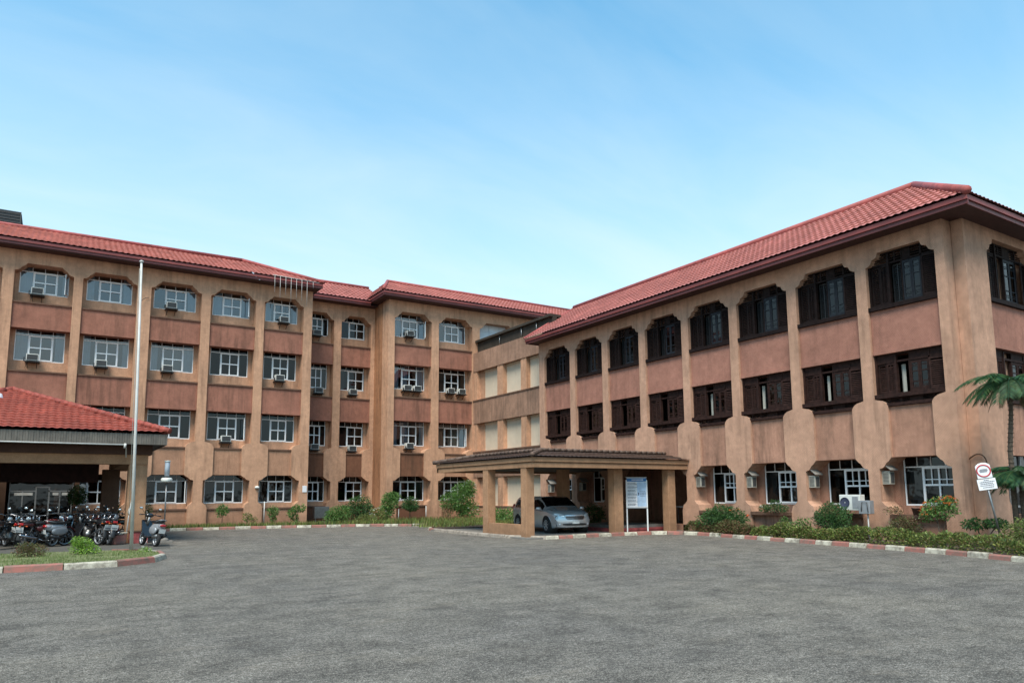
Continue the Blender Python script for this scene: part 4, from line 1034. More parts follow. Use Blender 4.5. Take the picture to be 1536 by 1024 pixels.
def motorbike(name, label, paint, mirrors, group='motorcycles parked under the red roofed pavilion'):
    t = thing(name, label, 'motorcycle', (0,0,0), 0, group)
    wheelset(t, .64, .30, .30, .042, M['silverp']); wheelset(t, -.62, .30, .30, .048, M['silverp'])
    m = MB(); m.tube([(.42,0,.92),(.30,0,.60),(.28,0,.32),(-.10,0,.26),(-.25,0,.42)], .022, 8); m.tube([(.40,0,.86),(.05,0,.68),(-.35,0,.70),(-.80,0,.78)], .02, 8)
    for s_ in (-1, 1): m.tube([(-.20,s_*.09,.35),(-.62,s_*.10,.30)], .022, 8); m.tube([(-.62,s_*.11,.32),(-.48,s_*.12,.68)], [.028,.02], 8); m.tube([(-.35,s_*.09,.70),(-.25,s_*.09,.40)], .014, 6)
    m.build('frame', M['black'], t)
    m = MB(); m.ell((.10,0,.40), .17,.12,.13, e=.7); m.cyl((.18,0,.45), (.30,0,.60), .075, n=12)
    for k in range(5): m.lathe([(.05,-.006),(.098,-.006),(.098,.006),(.05,.006)], (.17+k*.024,0,.46+k*.027), 'z', 14)
    m.cyl((.02,-.13,.36), (.02,.13,.36), .085, n=16); m.build('engine', M['steel'], t)
    m = MB()
    m.tube([(.28,-.07,.50),(.36,-.10,.35),(.20,-.13,.22),(-.15,-.15,.24),(-.30,-.16,.30)], .02, 8); m.tube([(-.30,-.16,.30),(-.40,-.17,.33),(-.86,-.18,.44),(-.90,-.18,.45)], [.03,.048,.052,.03], 12); m.build('exhaust', M['chrome'], t)
    m = MB(); m.ell((.16,0,.80), .24,.125,.105, 16, 10, .85); m.build('fuel_tank', paint, t)
    m = MB()
    for s_ in (-1, 1): m.ell((-.20,s_*.10,.62), .15,.03,.09, 12, 8, .9); m.ell((-.62,s_*.085,.76), .20,.025,.06, 12, 8, .9)
    m.ell((-.78,0,.78), .15,.09,.045); m.build('side_panel', paint, t)
    m = MB(); m.ell((-.25,0,.80), .20,.125,.055, 16, 8, .8); m.ell((-.56,0,.84), .22,.115,.05, 16, 8, .8); m.build('seat', M['black'], t)
    m = MB()
    for s_ in (-1, 1): m.tube([(.66,s_*.09,.30),(.50,s_*.09,.72),(.42,s_*.09,.98)], [.026,.024,.02], 8)
    m.build('fork', M['chrome'], t)
    m = MB(); m.tube([(-.03+.40,.36,1.02),(.40,.22,1.05),(.44,.08,1.00),(.44,-.08,1.00),(.40,-.22,1.05),(.37,-.36,1.02)], .013, 8); hb = m.build('handlebar', M['chrome'], t)
    for s_ in (-1, 1):
        m = MB(); m.cyl((.38,s_*.27,1.04), (.365,s_*.38,1.02), .02, n=10); m.build('grip', M['rubber'], hb)
        m = MB(); m.tube([(.40,s_*.22,1.06),(.44,s_*.27,1.14),(.42,s_*.33,1.20)], .007, 6); m.ell((.42,s_*.35,1.22), .014,.062,.045 if mirrors else .06, 12, 8); ms = m.build('mirror', M['black'], t)
        m = MB(); m.ell((.408,s_*.35,1.22), .006,.052,.036 if mirrors else .05, 12, 8); m.build('mirror_glass', M['mirror'], ms)
    m = MB(); m.ell((.55,0,.90), .08,.095,.09); hl = m.build('headlight', paint, t); m = MB(); m.ell((.605,0,.90), .03,.08,.078); m.build('lens', M['clearlens'], hl)
    m = MB(); m.lathe([(.02,-.02),(.045,-.02),(.045,.02),(.02,.02)], (.46,.06,1.02), 'z', 12); m.lathe([(.02,-.02),(.045,-.02),(.045,.02),(.02,.02)], (.46,-.06,1.02), 'z', 12); m.build('gauge', M['black'], t)
    def mud(x, z, r, a0, a1, w, mt, n=12):
        m = MB(); vs = []
        for i in range(n+1):
            a = a0+(a1-a0)*i/n
            for k in (-1,-.6,0,.6,1): rr = r-(.02 if abs(k) == 1 else 0); vs.append((x+cos(a)*rr, k*w, z+sin(a)*rr))
        m.smooth = True; m.add(vs, [(i*5+k, i*5+k+1, i*5+k+6, i*5+k+5) for i in range(n) for k in range(4)]); return m.build('mudguard', mt, t)
    mud(.64, .30, .345, RD(20), RD(150), .065, paint); mud(-.62, .30, .36, RD(35), RD(185), .075, M['black'])
    m = MB(); m.box(-.965,-.93,-.07,.07,.74,.81); m.build('tail_light', M['redlens'], t, bevel=.012)
    m = MB()
    for s_ in (-1, 1): m.tube([(-.88,s_*.05,.72),(-.90,s_*.14,.72)], .007, 6); m.ell((-.90,s_*.16,.72), .03,.028,.022, 10, 6)
    m.build('indicator', M['flower_or'], t)
    m = MB(); m.obox((-.985,0,.60), (.96,0,.28), (0,1,0), (-.28,0,.96), .004, .105, .085); m.build('number_plate', M['plate'], t)
    m = MB()
    for zz in (.62, .575): 
        for q in range(5): m.obox((-.9905-.0,-.07+q*.035,zz), (.96,0,.28), (0,1,0), (-.28,0,.96), .003, .011, .014)
    m.build('number_plate_text', M['ink'], t)
    m = MB(); m.tube([(-.45,.12,.86),(-.80,.12,.90),(-.90,.0,.90),(-.80,-.12,.90),(-.45,-.12,.86)], .010, 6); m.build('grab_rail', M['chrome'], t)
    m = MB(); m.tube([(.0,.10,.25),(.0,.24,.24)], .012, 6); m.tube([(.0,-.10,.25),(.0,-.24,.24)], .012, 6); m.tube([(-.12,.12,.26),(-.18,.26,.01)], .011, 6); m.build('foot_rest', M['steel'], t)
    return t
def scooter(name, label, paint, group='motorcycles parked under the red roofed pavilion'):
    t = thing(name, label, 'scooter', (0,0,0), 0, group)
    wheelset(t, .60, .24, .24, .05, M['silverp'], spokes=6); wheelset(t, -.58, .24, .24, .055, M['silverp'], spokes=6)
    m = MB(); m.ell((-.52,0,.62), .40,.15,.13, 18, 10, .85); m.ell((-.80,0,.66), .16,.12,.08, 14, 8); 
    for s_ in (-1, 1): m.ell((-.45,s_*.12,.52), .30,.05,.14, 14, 8, .9)
    m.build('rear_cowl', paint, t)
    m = MB(); m.box(-.20,.28,-.15,.15,.26,.32); m.build('floorboard', M['black'], t, bevel=.03)
    m = MB(); m.obox((.40,0,.56), (.90,0,-.42), (0,1,0), (.42,0,.90), .035, .17, .30); m.ell((.50,0,.62), .06,.13,.16); m.build('leg_shield', M['blackpaint'], t, bevel=.03)
    m = MB(); m.ell((-.40,0,.79), .38,.14,.055, 18, 8, .8); m.ell((-.62,0,.83), .20,.12,.04, 14, 8, .8); m.build('seat', M['black'], t)
    m = MB(); m.cyl((.44,0,.62), (.36,0,.96), .04, n=10); m.tube([(.60,.07,.24),(.50,.07,.50)], .022, 8); m.tube([(.60,-.07,.24),(.50,-.07,.50)], .022, 8); m.build('fork', M['steel'], t)
    m = MB(); m.ell((.40,0,1.0), .10,.14,.08, 14, 8); hc = m.build('handlebar_cowl', M['blackpaint'], t)
    m = MB(); m.tube([(.33,.34,1.0),(.38,.14,1.02),(.38,-.14,1.02),(.33,-.34,1.0)], .014, 8); m.cyl((.345,.22,1.01),(.33,.35,1.0), .02, n=8); m.cyl((.345,-.22,1.01),(.33,-.35,1.0), .02, n=8); m.build('handlebar', M['black'], t)
    m = MB(); m.ell((.485,0,1.0), .03,.075,.05, 12, 8); m.build('headlight', M['clearlens'], t)
    for s_ in (-1, 1):
        m = MB(); m.tube([(.37,s_*.16,1.04),(.40,s_*.24,1.15),(.38,s_*.28,1.20)], .007, 6); m.ell((.38,s_*.31,1.22), .014,.065,.042, 12, 8); ms = m.build('mirror', M['black'], t)
        m = MB(); m.ell((.366,s_*.31,1.22), .006,.054,.034, 12, 8); m.build('mirror_glass', M['mirror'], ms)
    m = MB(); m.ell((.60,0,.42), .20,.07,.07, 14, 8); m.build('mudguard', paint, t)
    m = MB(); m.ell((-.93,0,.68), .04,.11,.045, 12, 8); m.build('tail_light', M['redlens'], t)
    m = MB(); m.obox((-.93,0,.50), (.96,0,.28), (0,1,0), (-.28,0,.96), .004, .10, .07); m.build('number_plate', M['plate'], t)
    m = MB(); m.ell((-.50,.02,.34), .20,.10,.10, 14, 8, .8); m.build('engine', M['steel'], t)
    m = MB(); m.tube([(-.30,-.13,.30),(-.45,-.16,.28),(-.80,-.17,.38)], [.02,.045,.05], 10); m.build('exhaust', M['black'], t)
    m = MB(); m.tube([(-.60,.12,.80),(-.88,.11,.86),(-.94,0,.87),(-.88,-.11,.86),(-.60,-.12,.80)], .011, 6); m.build('grab_rail', M['silverp'], t)
    m = MB(); m.tube([(-.10,.06,.28),(-.20,.20,.01)], .012, 6); m.build('side_stand', M['steel'], t)
    return t
GB = 'motorcycles parked under the red roofed pavilion'
mb1 = motorbike('motorcycle', 'black motorcycle with square white rear plate at the far left edge of the front row', M['blackpaint'], True)
mb1.location = (-1.15, 28.55, .006); mb1.rotation_euler = (.10, 0, RD(62))
mb2 = motorbike('motorcycle', 'dark red motorcycle seen side on behind the reddish shrub, white rear plate facing out', M['redpaint'], False)
mb2.location = (-.12, 28.6, .006); mb2.rotation_euler = (.12, 0, RD(28))
sc1 = scooter('scooter', 'black and silver scooter parked outside the pavilion against its right front column', M['silverp'])
sc1.location = (2.80, 27.0, 0); sc1.rotation_euler = (.13, 0, RD(104))
dup(mb1, (1.12, 28.85, .006), RD(118), 'black motorcycle in the front row directly behind the lime green shrub', tilt=(.12,0))
dup(mb1, (1.62, 28.8, .006), RD(98), 'black motorcycle in the front row nearest the left side of the brown column', tilt=(.14,0))
dup(sc1, (.52, 29.0, .006), RD(40), 'black and silver scooter in the front row wedged between two black motorcycles', tilt=(.11,0))
dup(mb1, (-1.45, 30.3, .006), RD(-70), 'black motorcycle in the second row facing the camera at the left edge', tilt=(-.12,0))
dup(mb2, (-.62, 30.2, .006), RD(-100), 'dark red motorcycle in the second row facing the camera before the glazed door', tilt=(-.12,0))
dup(mb1, (.15, 30.4, .006), RD(-82), 'black motorcycle in the second row facing the camera right of the glazed door', tilt=(-.12,0))
dup(sc1, (.95, 30.3, .006), RD(-96), 'black and silver scooter in the second row facing the camera among black motorcycles', tilt=(-.11,0))
dup(mb2, (1.75, 30.5, .006), RD(-75), 'dark red motorcycle in the second row facing the camera nearest the column', tilt=(-.12,0))
dup(mb1, (2.2, 32.6, .006), RD(150), 'black motorcycle standing alone deeper under the pavilion behind its right front column', tilt=(.12,0))

dup(mb1, (-.62, 29.0, .006), RD(75), 'black motorcycle in the front row squeezed between the leftmost one and the dark red one', tilt=(.12,0))
dup(mb2, (1.38, 29.2, .006), RD(108), 'dark red motorcycle in the front row half hidden by two black ones', tilt=(.13,0))
dup(mb1, (-1.05, 31.0, .006), RD(-85), 'black motorcycle in the second row between the left edge and the glazed door', tilt=(-.12,0))
dup(mb1, (.55, 31.2, .006), RD(-95), 'black motorcycle in the rear row straight before the dark potted tree', tilt=(-.12,0))
# ---------------------------------------------------------------- vegetation
def leaf(m, p, d, size, rn, w=.45, droop=.25):
    d = d.normalized(); s_ = d.cross(Vector((rn.uniform(-1,1), rn.uniform(-1,1), rn.uniform(-.2,1)))); 
    if s_.length < 1e-3: return
    s_.normalize(); t = p+d*size+Vector((0,0,-droop*size)); c = p+d*size*.5
    n = d.cross(s_)*size*.08
    m.add([p, c+s_*size*w*.5+n, t, c-s_*size*w*.5+n], [(0,1,2), (0,2,3)])
def blob(m, c, r, n, size, rn, shell=.55, w=.5):
    c = Vector(c)
    for i in range(n):
        while True:
            v = Vector((rn.gauss(0,1), rn.gauss(0,1), rn.gauss(0,1)))
            if v.length > .01: break
        v.normalize(); k = shell+(1-shell)*rn.random() if rn.random() < .8 else rn.random()*shell
        k *= 1+.35*noise.noise(v*1.9+c*3.1)
        p = c+Vector((v.x*r[0], v.y*r[1], v.z*r[2]))*k
        if p.z < .03: continue
        d = v*.8+Vector((rn.uniform(-.7,.7), rn.uniform(-.7,.7), rn.uniform(-.3,.8)))
        leaf(m, p, d, size*rn.uniform(.6,1.3), rn, w)
def plant(name, label, cat, loc, blobs, mat, size, seed, stems=(), flowers=None, group=None, w=.5, z0=.08):
    blobs = [(c, tuple(x*1.08 for x in r), int(n*1.7)) for c, r, n in blobs]; size *= .82
    rn = R(seed); t = thing(name, label, cat, loc, 0, group); m = MB()
    for c, r, n in blobs: blob(m, c, r, n, size, rn, w=w)
    m.build('foliage', M[mat], t)
    s_ = MB()
    if not stems: stems = [((rn.uniform(-.05,.05), rn.uniform(-.05,.05), -.02), (c[0]*.8, c[1]*.8, c[2]), .012) for c, r, n in blobs]
    for a, b_, rr in stems:
        a, b_ = Vector(a), Vector(b_); mid = a.lerp(b_, .5)+Vector((rn.uniform(-.05,.05), rn.uniform(-.05,.05), 0)); s_.tube([a, mid, b_], [rr, rr*.8, rr*.45], 7)
        for q in range(4):
            e = b_+Vector((rn.uniform(-.2,.2), rn.uniform(-.2,.2), rn.uniform(.0,.2))); s_.tube([mid.lerp(b_, .6), e], [rr*.4, rr*.15], 5)
    s_.build('stem', M['bark'], t)
    if flowers:
        fm, cnt, fs = flowers; f = MB(); few = cnt <= 8
        for i in range(cnt):
            c, r, n = rn.choice(blobs); v = Vector((rn.gauss(0,1), rn.gauss(0,1), abs(rn.gauss(0,1)))); v.normalize(); p = Vector(c)+Vector((v.x*r[0], v.y*r[1], v.z*r[2]))*1.02
            for k in range(7): leaf(f, p, Vector((rn.uniform(-1,1), rn.uniform(-1,1), rn.uniform(-.2,1))), fs, rn, .7)
            if few: f.build('flower', M[fm], t); f = MB()
        if not few: f.build('flower', M[fm], t)
    return t
# beds in front of the left wing
GS = 'shrubs in the far flower bed'
plant('shrub', 'small round standard shrub on a thin stem, leftmost in the far flower bed', 'shrub', (7.4,39.4,.08), [((0,0,.78),(.30,.26,.28),420)], 'leaf_mid', .10, 1, stems=[((0,0,0),(0,0,.7),.02)], group=GS)
plant('shrub', 'low straggly shrub between two small standard shrubs in the far flower bed', 'shrub', (8.6,39.2,.08), [((0,0,.42),(.24,.2,.22),170), ((.35,0,.3),(.2,.15,.12),60)], 'leaf_yellow', .10, 2, group=GS)
plant('shrub', 'rounded green shrub behind the short white post in the far flower bed', 'shrub', (9.93,39.4,.08), [((0,0,.68),(.28,.26,.30),360), ((.05,0,.3),(.16,.16,.2),120)], 'leaf_mid', .10, 3, stems=[((0,0,0),(0,0,.6),.02)], group=GS)
plant('shrub', 'open branched shrub under the white notice at the corner of the left wing', 'shrub', (11.1,39.3,.08), [((.15,0,.82),(.36,.28,.20),260), ((-.2,0,.6),(.2,.2,.2),140), ((0,0,.3),(.2,.2,.25),120)], 'leaf_mid', .12, 4, stems=[((0,0,0),(.1,0,.75),.025),((0,0,0),(-.2,0,.55),.016)], group=GS)
plant('shrub', 'broad light green shrub at the left end of the dense bushes in the corner', 'shrub', (13.35,38.7,.08), [((0,0,.50),(.62,.5,.45),1100), ((-.45,0,.35),(.4,.4,.32),500)], 'leaf_mid', .11, 5, group=GS)
plant('shrub', 'tall dark green shrub in the middle of the dense bushes below the recessed windows', 'shrub', (14.75,39.6,.08), [((0,0,.85),(.72,.55,.60),1500), ((.4,0,.5),(.5,.5,.5),600)], 'leaf_dark', .12, 6, group=GS)
plant('shrub', 'low pale green mound in front of the dense bushes in the corner', 'shrub', (14.55,37.9,.08), [((0,0,.22),(.60,.35,.26),700)], 'leaf_yellow', .09, 7, group=GS)
plant('shrub', 'loose pale flowered shrub at the foot of the dark bush in the corner', 'shrub', (15.6,38.9,.08), [((0,0,.42),(.50,.4,.34),500)], 'leaf_yellow', .11, 8, flowers=('flower_w', 18, .05), group=GS)
plant('shrub', 'tall upright leafy shrub against the projecting brown return wall', 'shrub', (16.55,39.5,.08), [((0,0,1.1),(.48,.42,.52),900), ((.30,0,1.45),(.34,.3,.24),360), ((-.2,0,.55),(.42,.4,.45),560)], 'leaf_mid', .13, 9, group=GS)
plant('small_tree', 'small clipped round tree on two thin stems beside the white post', 'tree', (17.5,38.7,.08), [((0,0,.98),(.46,.42,.36),1100), ((.1,0,.78),(.40,.36,.22),400)], 'leaf_dark', .10, 10, stems=[((-.04,0,0),(-.05,0,.8),.022),((.08,0,0),(.08,0,.8),.018)])
plant('shrub', 'large bushy shrub with white flowers beside the canopy column and ground floor window', 'shrub', (20.75,38.4,.08), [((0,0,1.35),(.70,.6,.85),1700), ((.45,0,1.85),(.40,.4,.45),500), ((-.8,0,1.1),(.62,.5,.55),900), ((.2,-.2,.6),(.8,.5,.5),900)], 'leaf_mid', .13, 11, flowers=('flower_w', 60, .055), group=GS)
plant('shrub', 'reddish twiggy shrub at the left foot of the big white flowered bush', 'shrub', (19.6,38.1,.08), [((0,0,.55),(.35,.3,.4),260)], 'leaf_red', .09, 12, group=GS)
plant('shrub', 'low leafy shrub under the cream boarded opening behind the low canopy wall', 'shrub', (21.0,34.2,.08), [((0,0,.35),(.9,.9,.36),1300)], 'leaf_mid', .12, 13, group=GS)
plant('climbing_plant', 'dark leafy plant climbing behind the pavilion column before a ground floor window', 'plant', (2.35,38.2,.0), [((0,0,.9),(.35,.35,.75),900), ((-.1,0,1.5),(.3,.3,.4),400)], 'leaf_dark', .12, 14)
plant('potted_tree', 'dark potted tree standing beside the dark glazed entrance behind the motorcycles', 'tree', (.98,38.4,.0), [((0,0,1.7),(.36,.32,.42),700)], 'leaf_dark', .12, 15, stems=[((0,0,0),(0,0,1.4),.03)])
plant('shrub', 'weedy plant growing behind the scooter against the pavilion column', 'plant', (2.98,29.9,.0), [((0,0,.6),(.16,.2,.55),260), ((.05,0,1.15),(.14,.14,.18),90)], 'leaf_yellow', .09, 16)
# island
plant('shrub', 'brown red low shrub on the kerbed lawn in front of the motorcycles', 'shrub', (-.37,22.6,.11), [((0,0,.15),(.36,.28,.18),900), ((-.1,0,.25),(.22,.2,.12),300)], 'leaf_red', .055, 17)
plant('shrub', 'bright lime green low shrub on the kerbed lawn', 'shrub', (.78,22.7,.11), [((0,0,.20),(.27,.25,.22),700), ((-.12,0,.34),(.15,.14,.12),220), ((.2,0,.12),(.2,.2,.12),200)], 'leaf_lime', .065, 18)
plant('weed', 'small tuft of weeds at the rounded tip of the kerbed lawn', 'plant', (2.25,22.4,.11), [((0,0,.06),(.16,.14,.08),160)], 'leaf_lime', .05, 19, flowers=('flower_w', 3, .05))
# right bed
def hedge(path, n, w, h, seed, mat, size):
    rn = R(seed); P = resample(smooth([(x, y, 0) for x, y in path]), .05); m = MB()
    for i in range(n):
        k = rn.randrange(len(P)); p = P[k]; t_ = (P[min(k+1, len(P)-1)]-P[max(k-1, 0)]).normalized(); nn = Vector((-t_.y, t_.x, 0))
        hh = h*(.72+.45*noise.noise(Vector((p.x*1.1, p.y*1.1, 1)))+.25*noise.noise(Vector((p.x*4, p.y*4, 7)))); ww = w*(.8+.4*noise.noise(Vector((p.x*2, p.y*2, 4))))
        a = rn.uniform(-.15, pi+.15); rr = 1-abs(rn.gauss(0, .16)); q = p+nn*cos(a)*ww*rr+Vector((0,0,.09+max(0, sin(a))**.7*hh*rr))
        d = nn*cos(a)+Vector((0,0,sin(a)+.2))+Vector((rn.uniform(-.8,.8), rn.uniform(-.8,.8), rn.uniform(-.2,.6)))
        leaf(m, q, d, size*rn.uniform(.6,1.35), rn, .55)
    return m.build('hedge', M[mat])
tag(hedge([(18.2,4.0),(19.35,7.7),(20.05,10.0),(20.5,12.4)], 13000, .40, .58, 40, 'leaf_yellow', .075), 'yellow green low hedge along the painted kerb below the tilted round sign', 'hedge', 'low hedges along the painted kerb')
tag(hedge([(20.5,12.6),(20.85,15.0),(21.05,17.2)], 12000, .38, .54, 41, 'leaf_yellow', .072), 'middle stretch of yellow green hedge in front of the round dark bush', 'hedge', 'low hedges along the painted kerb')
tag(hedge([(21.05,17.4),(21.35,19.6),(21.35,20.6)], 9000, .40, .50, 42, 'leaf_red', .07), 'brownish green hedge stretch ending beside the canopy steps', 'hedge', 'low hedges along the painted kerb')
plant('shrub', 'wide green shrub with one orange bloom between canopy and first barred window', 'shrub', (21.45,19.1,.1), [((0,0,.62),(.45,.75,.42),1500), ((0,.6,.45),(.4,.5,.35),600), ((0,-.7,.55),(.35,.45,.3),500)], 'leaf_dark', .10, 20, flowers=('flower_or', 3, .09))
plant('shrub', 'round clipped dark green bush below the window with the white condenser', 'shrub', (21.45,14.5,.1), [((0,0,.68),(.50,.52,.48),2600)], 'leaf_dark', .08, 21)
plant('shrub', 'small sprouting shrub under the planted window ledge', 'shrub', (21.5,16.35,.1), [((0,0,.42),(.18,.22,.24),150)], 'leaf_mid', .10, 22, group='small sprouting shrubs')
plant('shrub', 'small branched sprouting shrub left of the round clipped bush', 'shrub', (21.5,15.65,.1), [((0,0,.46),(.2,.26,.18),150), ((0,.2,.3),(.15,.15,.12),50)], 'leaf_mid', .10, 23, group='small sprouting shrubs')
plant('shrub', 'brown tinged shrub between the round bush and the orange flowering tree', 'shrub', (21.2,12.0,.1), [((0,0,.52),(.30,.40,.28),700), ((0,-.2,.3),(.3,.35,.25),450)], 'leaf_red', .08, 24)
plant('small_tree', 'small crooked tree covered in orange blossom in front of the last barred window', 'tree', (21.3,10.98,.1), [((0,.05,1.02),(.32,.42,.30),900), ((0,-.2,1.16),(.26,.26,.20),320), ((0,.35,.85),(.26,.22,.2),260)], 'leaf_mid', .075, 25, stems=[((0,-.05,0),(0,.12,.75),.022),((0,0,.3),(0,-.15,.85),.014)], flowers=('flower_or', 80, .045))
plant('shrub', 'flat topped dark frangipani like shrub at the foot of the tilted round sign', 'shrub', (21.35,9.95,.1), [((0,.15,.62),(.22,.34,.12),260), ((0,-.35,.66),(.2,.26,.12),220)], 'leaf_dark', .11, 26, stems=[((0,0,0),(0,.15,.55),.025),((0,0,.1),(0,-.35,.58),.02)])
plant('shrub', 'yellow tipped shrub at the right edge under the palm', 'shrub', (20.8,8.75,.1), [((0,0,.42),(.35,.45,.36),1100)], 'leaf_yellow', .08, 27)
plant('planter_plant', 'green and white potted plants crowding the second barred window ledge', 'plant', (22.0,17.2,.90), [((0,.35,.12),(.14,.22,.14),220), ((0,-.1,.22),(.16,.26,.22),300), ((0,-.45,.12),(.12,.15,.12),120)], 'leaf_dark', .08, 28, flowers=('flower_w', 8, .05), z0=.9)
plant('planter_plant', 'trailing reddish plant on the ledge of the last barred window', 'plant', (22.05,12.55,.90), [((0,.2,.12),(.14,.3,.14),200)], 'leaf_red', .07, 29, z0=.9)
plant('shrub', 'dark shrub in the shade under the canopy beside the car', 'shrub', (21.2,26.5,.06), [((0,0,.6),(.35,.6,.45),600)], 'leaf_dark', .12, 30, flowers=('flower_w', 6, .06))
# palm like plants at the right edge
def frond(m, p, d, L, rn, lw=.22, n=16, droop=1.6, wid=.035):
    P = []; q = Vector(p); d = Vector(d).normalized()
    for i in range(n+1):
        P.append(q.copy()); d = (d+Vector((0,0,-droop/n))).normalized(); q = q+d*L/n
    m.tube(P, [.012*(1-.8*i/n)+.002 for i in range(n+1)], 5)
    for i in range(2, n):
        t = (P[i+1]-P[i-1]).normalized(); s_ = t.cross(Vector((0,0,1))); 
        if s_.length < .1: s_ = Vector((1,0,0))
        s_.normalize(); k = lw*sin(pi*min(1, (i+1)/n))**.5
        for sg in (-1, 1):
            for o in (0, .5):
                b = P[i].lerp(P[i+1], o); e = b+(s_*sg*.9+t*.55+Vector((0,0,-.35-.3*rn.random())))*k*rn.uniform(.85,1.1); mid = b.lerp(e, .45)+Vector((0,0,.02)); ww = t*wid*.5
                m.add([b, mid+ww, e, mid-ww], [(0,1,2), (0,2,3)])
def palm(label, loc, trunk, rt_, crown, nfr, L, seed, lift=.6, lw=.24, mat='palm', dry=0, azs=None):
    rn = R(seed); t = thing('palm_tree', label, 'palm', loc)
    m = MB(); m.tube([Vector(p) for p in trunk], rt_, 10)
    for p0, p1 in zip(trunk, trunk[1:]):
        a, b_ = Vector(p0), Vector(p1)
        for k in range(int((b_-a).length/.12)): m.lathe([(rt_[0]*.8,-.015),(rt_[0]*1.08,0),(rt_[0]*.8,.015)], a.lerp(b_, k*.12/(b_-a).length), 'z', 10)
    m.build('trunk', M['bark'], t)
    m = MB()
    for i in range(nfr):
        az = (azs[i] if azs else 2*pi*i/nfr+rn.uniform(-.3,.3)); el_ = rn.uniform(lift-.4, lift+.4)
        frond(m, crown, (cos(az)*cos(el_), sin(az)*cos(el_), sin(el_)), L*rn.uniform(.8,1.15), rn, lw)
    m.build('crown', M[mat], t)
    if dry:
        m = MB()
        for i in range(dry): az = rn.uniform(0, 6.28); frond(m, crown, (cos(az)*.6, sin(az)*.6, -.3), L*.8, rn, lw*.5, droop=1.6)
        m.build('dry_frond', M['dryleaf'], t)
    return t
palm('tall slender palm at the right edge with feathery fronds before the shuttered windows', (21.62,9.22,.08), [(0,0,0),(.03,.02,1.2),(.0,.0,2.6),(.08,-.08,3.7),(.10,-.10,4.45)], [.075,.07,.06,.05,.045], (.10,-.10,4.5), 26, 1.3, 50, .35, .30, dry=4)
palm('short thick palm with narrow drooping leaves beside the tilted round sign', (21.75,9.05,.08), [(0,0,0),(0,0,.9),(.0,.0,1.95)], [.11,.10,.085], (0,0,2.0), 60, .95, 51, .45, .20)
# ---------------------------------------------------------------- air conditioners on brackets
GA = 'window air conditioners of the left wing'
def ac_unit(label, w=.50, h=.32, d=.36, group=GA):
    t = thing('air_conditioner', label, 'air conditioner', (0,0,0), 0, group)
    m = MB(); m.box(-w/2, w/2, 0, d, 0, h); c = m.build('casing', M['acwhite'], t, bevel=.012)
    m = MB()
    for k in range(9): z = .04+k*(h-.08)/8; m.box(-w/2+.04, w/2-.04, -.012, .0, z-.008, z+.010)
    m.box(-w/2+.03, w/2-.03, -.005, -.001, .03, h-.03); m.build('grille', M['acdark'], c)
    m = MB()
    for s_ in (-1, 1): m.box(s_*w*.38-.015, s_*w*.38+.015, -.10, d+.1, -.04, -.005); m.tube([(s_*w*.38,-.08,-.03),(s_*w*.38,d+.1,-.32)], .014, 6)
    m.box(-w/2-.05, w/2+.05, -.10, d+.1, -.075, -.042); m.box(-w/2-.10, -w/2-.05, -.10, -.02, -.07, .12); m.tube([(-w/2+.06,.02,-.05),(-w/2-.02,.10,-.35),(-w/2+.04,.25,-.62)], .010, 5); m.build('bracket', M['black'], t)
    return t
ac = ac_unit('small air conditioner under the leftmost visible top floor window of the left wing')
ac.location = (-1.2, 40.98, 11.36)
for x, y, z, lb in ((4.74,40.98,11.46,'small air conditioner at the third visible top floor window from the left'),
    (10.62,40.98,11.42,'air conditioner at the top floor window below the hanging metal rods'),
    (-1.2,40.98,8.10,'black fronted air conditioner at the leftmost third floor window of the left wing'),
    (1.68,40.98,8.07,'air conditioner at the second third floor window from the left behind the flagpole side'),
    (4.70,40.98,8.08,'air conditioner at the third floor window just right of the flagpole'),
    (10.48,40.98,8.04,'air conditioner at the third floor window next to the inner corner'),
    (7.74,40.98,4.50,'air conditioner with loose wires at the second floor window right of the pavilion roof'),
    (13.22,43.2,11.40,'air conditioner at the top floor window hard against the inner corner'),
    (13.42,43.2,7.82,'air conditioner at the third floor window hard against the inner corner'),
    (15.6,43.2,7.86,'air conditioner at the third floor window in the middle of the recessed bay'),
    (13.25,43.2,4.36,'air conditioner at the second floor window hard against the inner corner'),
    (15.62,43.2,4.32,'air conditioner at the second floor window in the middle of the recessed bay'),
    (18.45,40.98,11.50,'air conditioner at the top floor window of the projecting block'),
    (18.30,40.98,8.04,'left of two air conditioners side by side at the third floor of the projecting block'),
    (18.98,40.98,8.04,'right of two air conditioners side by side at the third floor of the projecting block'),
    (21.35,40.98,8.06,'left air conditioner at the third floor window beside the linking block'),
    (22.15,40.98,8.06,'right air conditioner at the third floor window beside the linking block'),
    (18.5,40.98,4.44,'air conditioner above the stained panel on the second floor of the projecting block')):
    dup(ac, (x, y, z), 0, lb)
# boxed units set in the window niches of the right wing
GR = 'boxed air conditioners beside the barred windows'
t = thing('air_conditioner', 'cream boxed air conditioner in the niche of the last barred window', 'air conditioner', (22.42, 13.30, 1.84), 0, GR)
m = MB(); m.box(0, .26, -.26, 0, 0, .42); c = m.build('casing', M['acbeige'], t, bevel=.01)
m = MB(); m.box(.04, .22, -.272, -.262, .05, .37); 
for k in range(8): m.box(-.008, -.001, -.22, -.04, .05+k*.045, .065+k*.045)
m.build('grille', M['acdark'], c)
m = MB(); m.add([(-.08,-.34,.47),(.34,-.34,.47),(.34,-.02,.74),(-.08,-.02,.74),(-.08,-.34,.44),(.34,-.34,.44),(.34,-.02,.70),(-.08,-.02,.70)], [(0,1,2,3),(7,6,5,4),(0,4,5,1),(3,2,6,7),(0,3,7,4),(1,5,6,2)]); m.build('hood', M['concrete'], t)
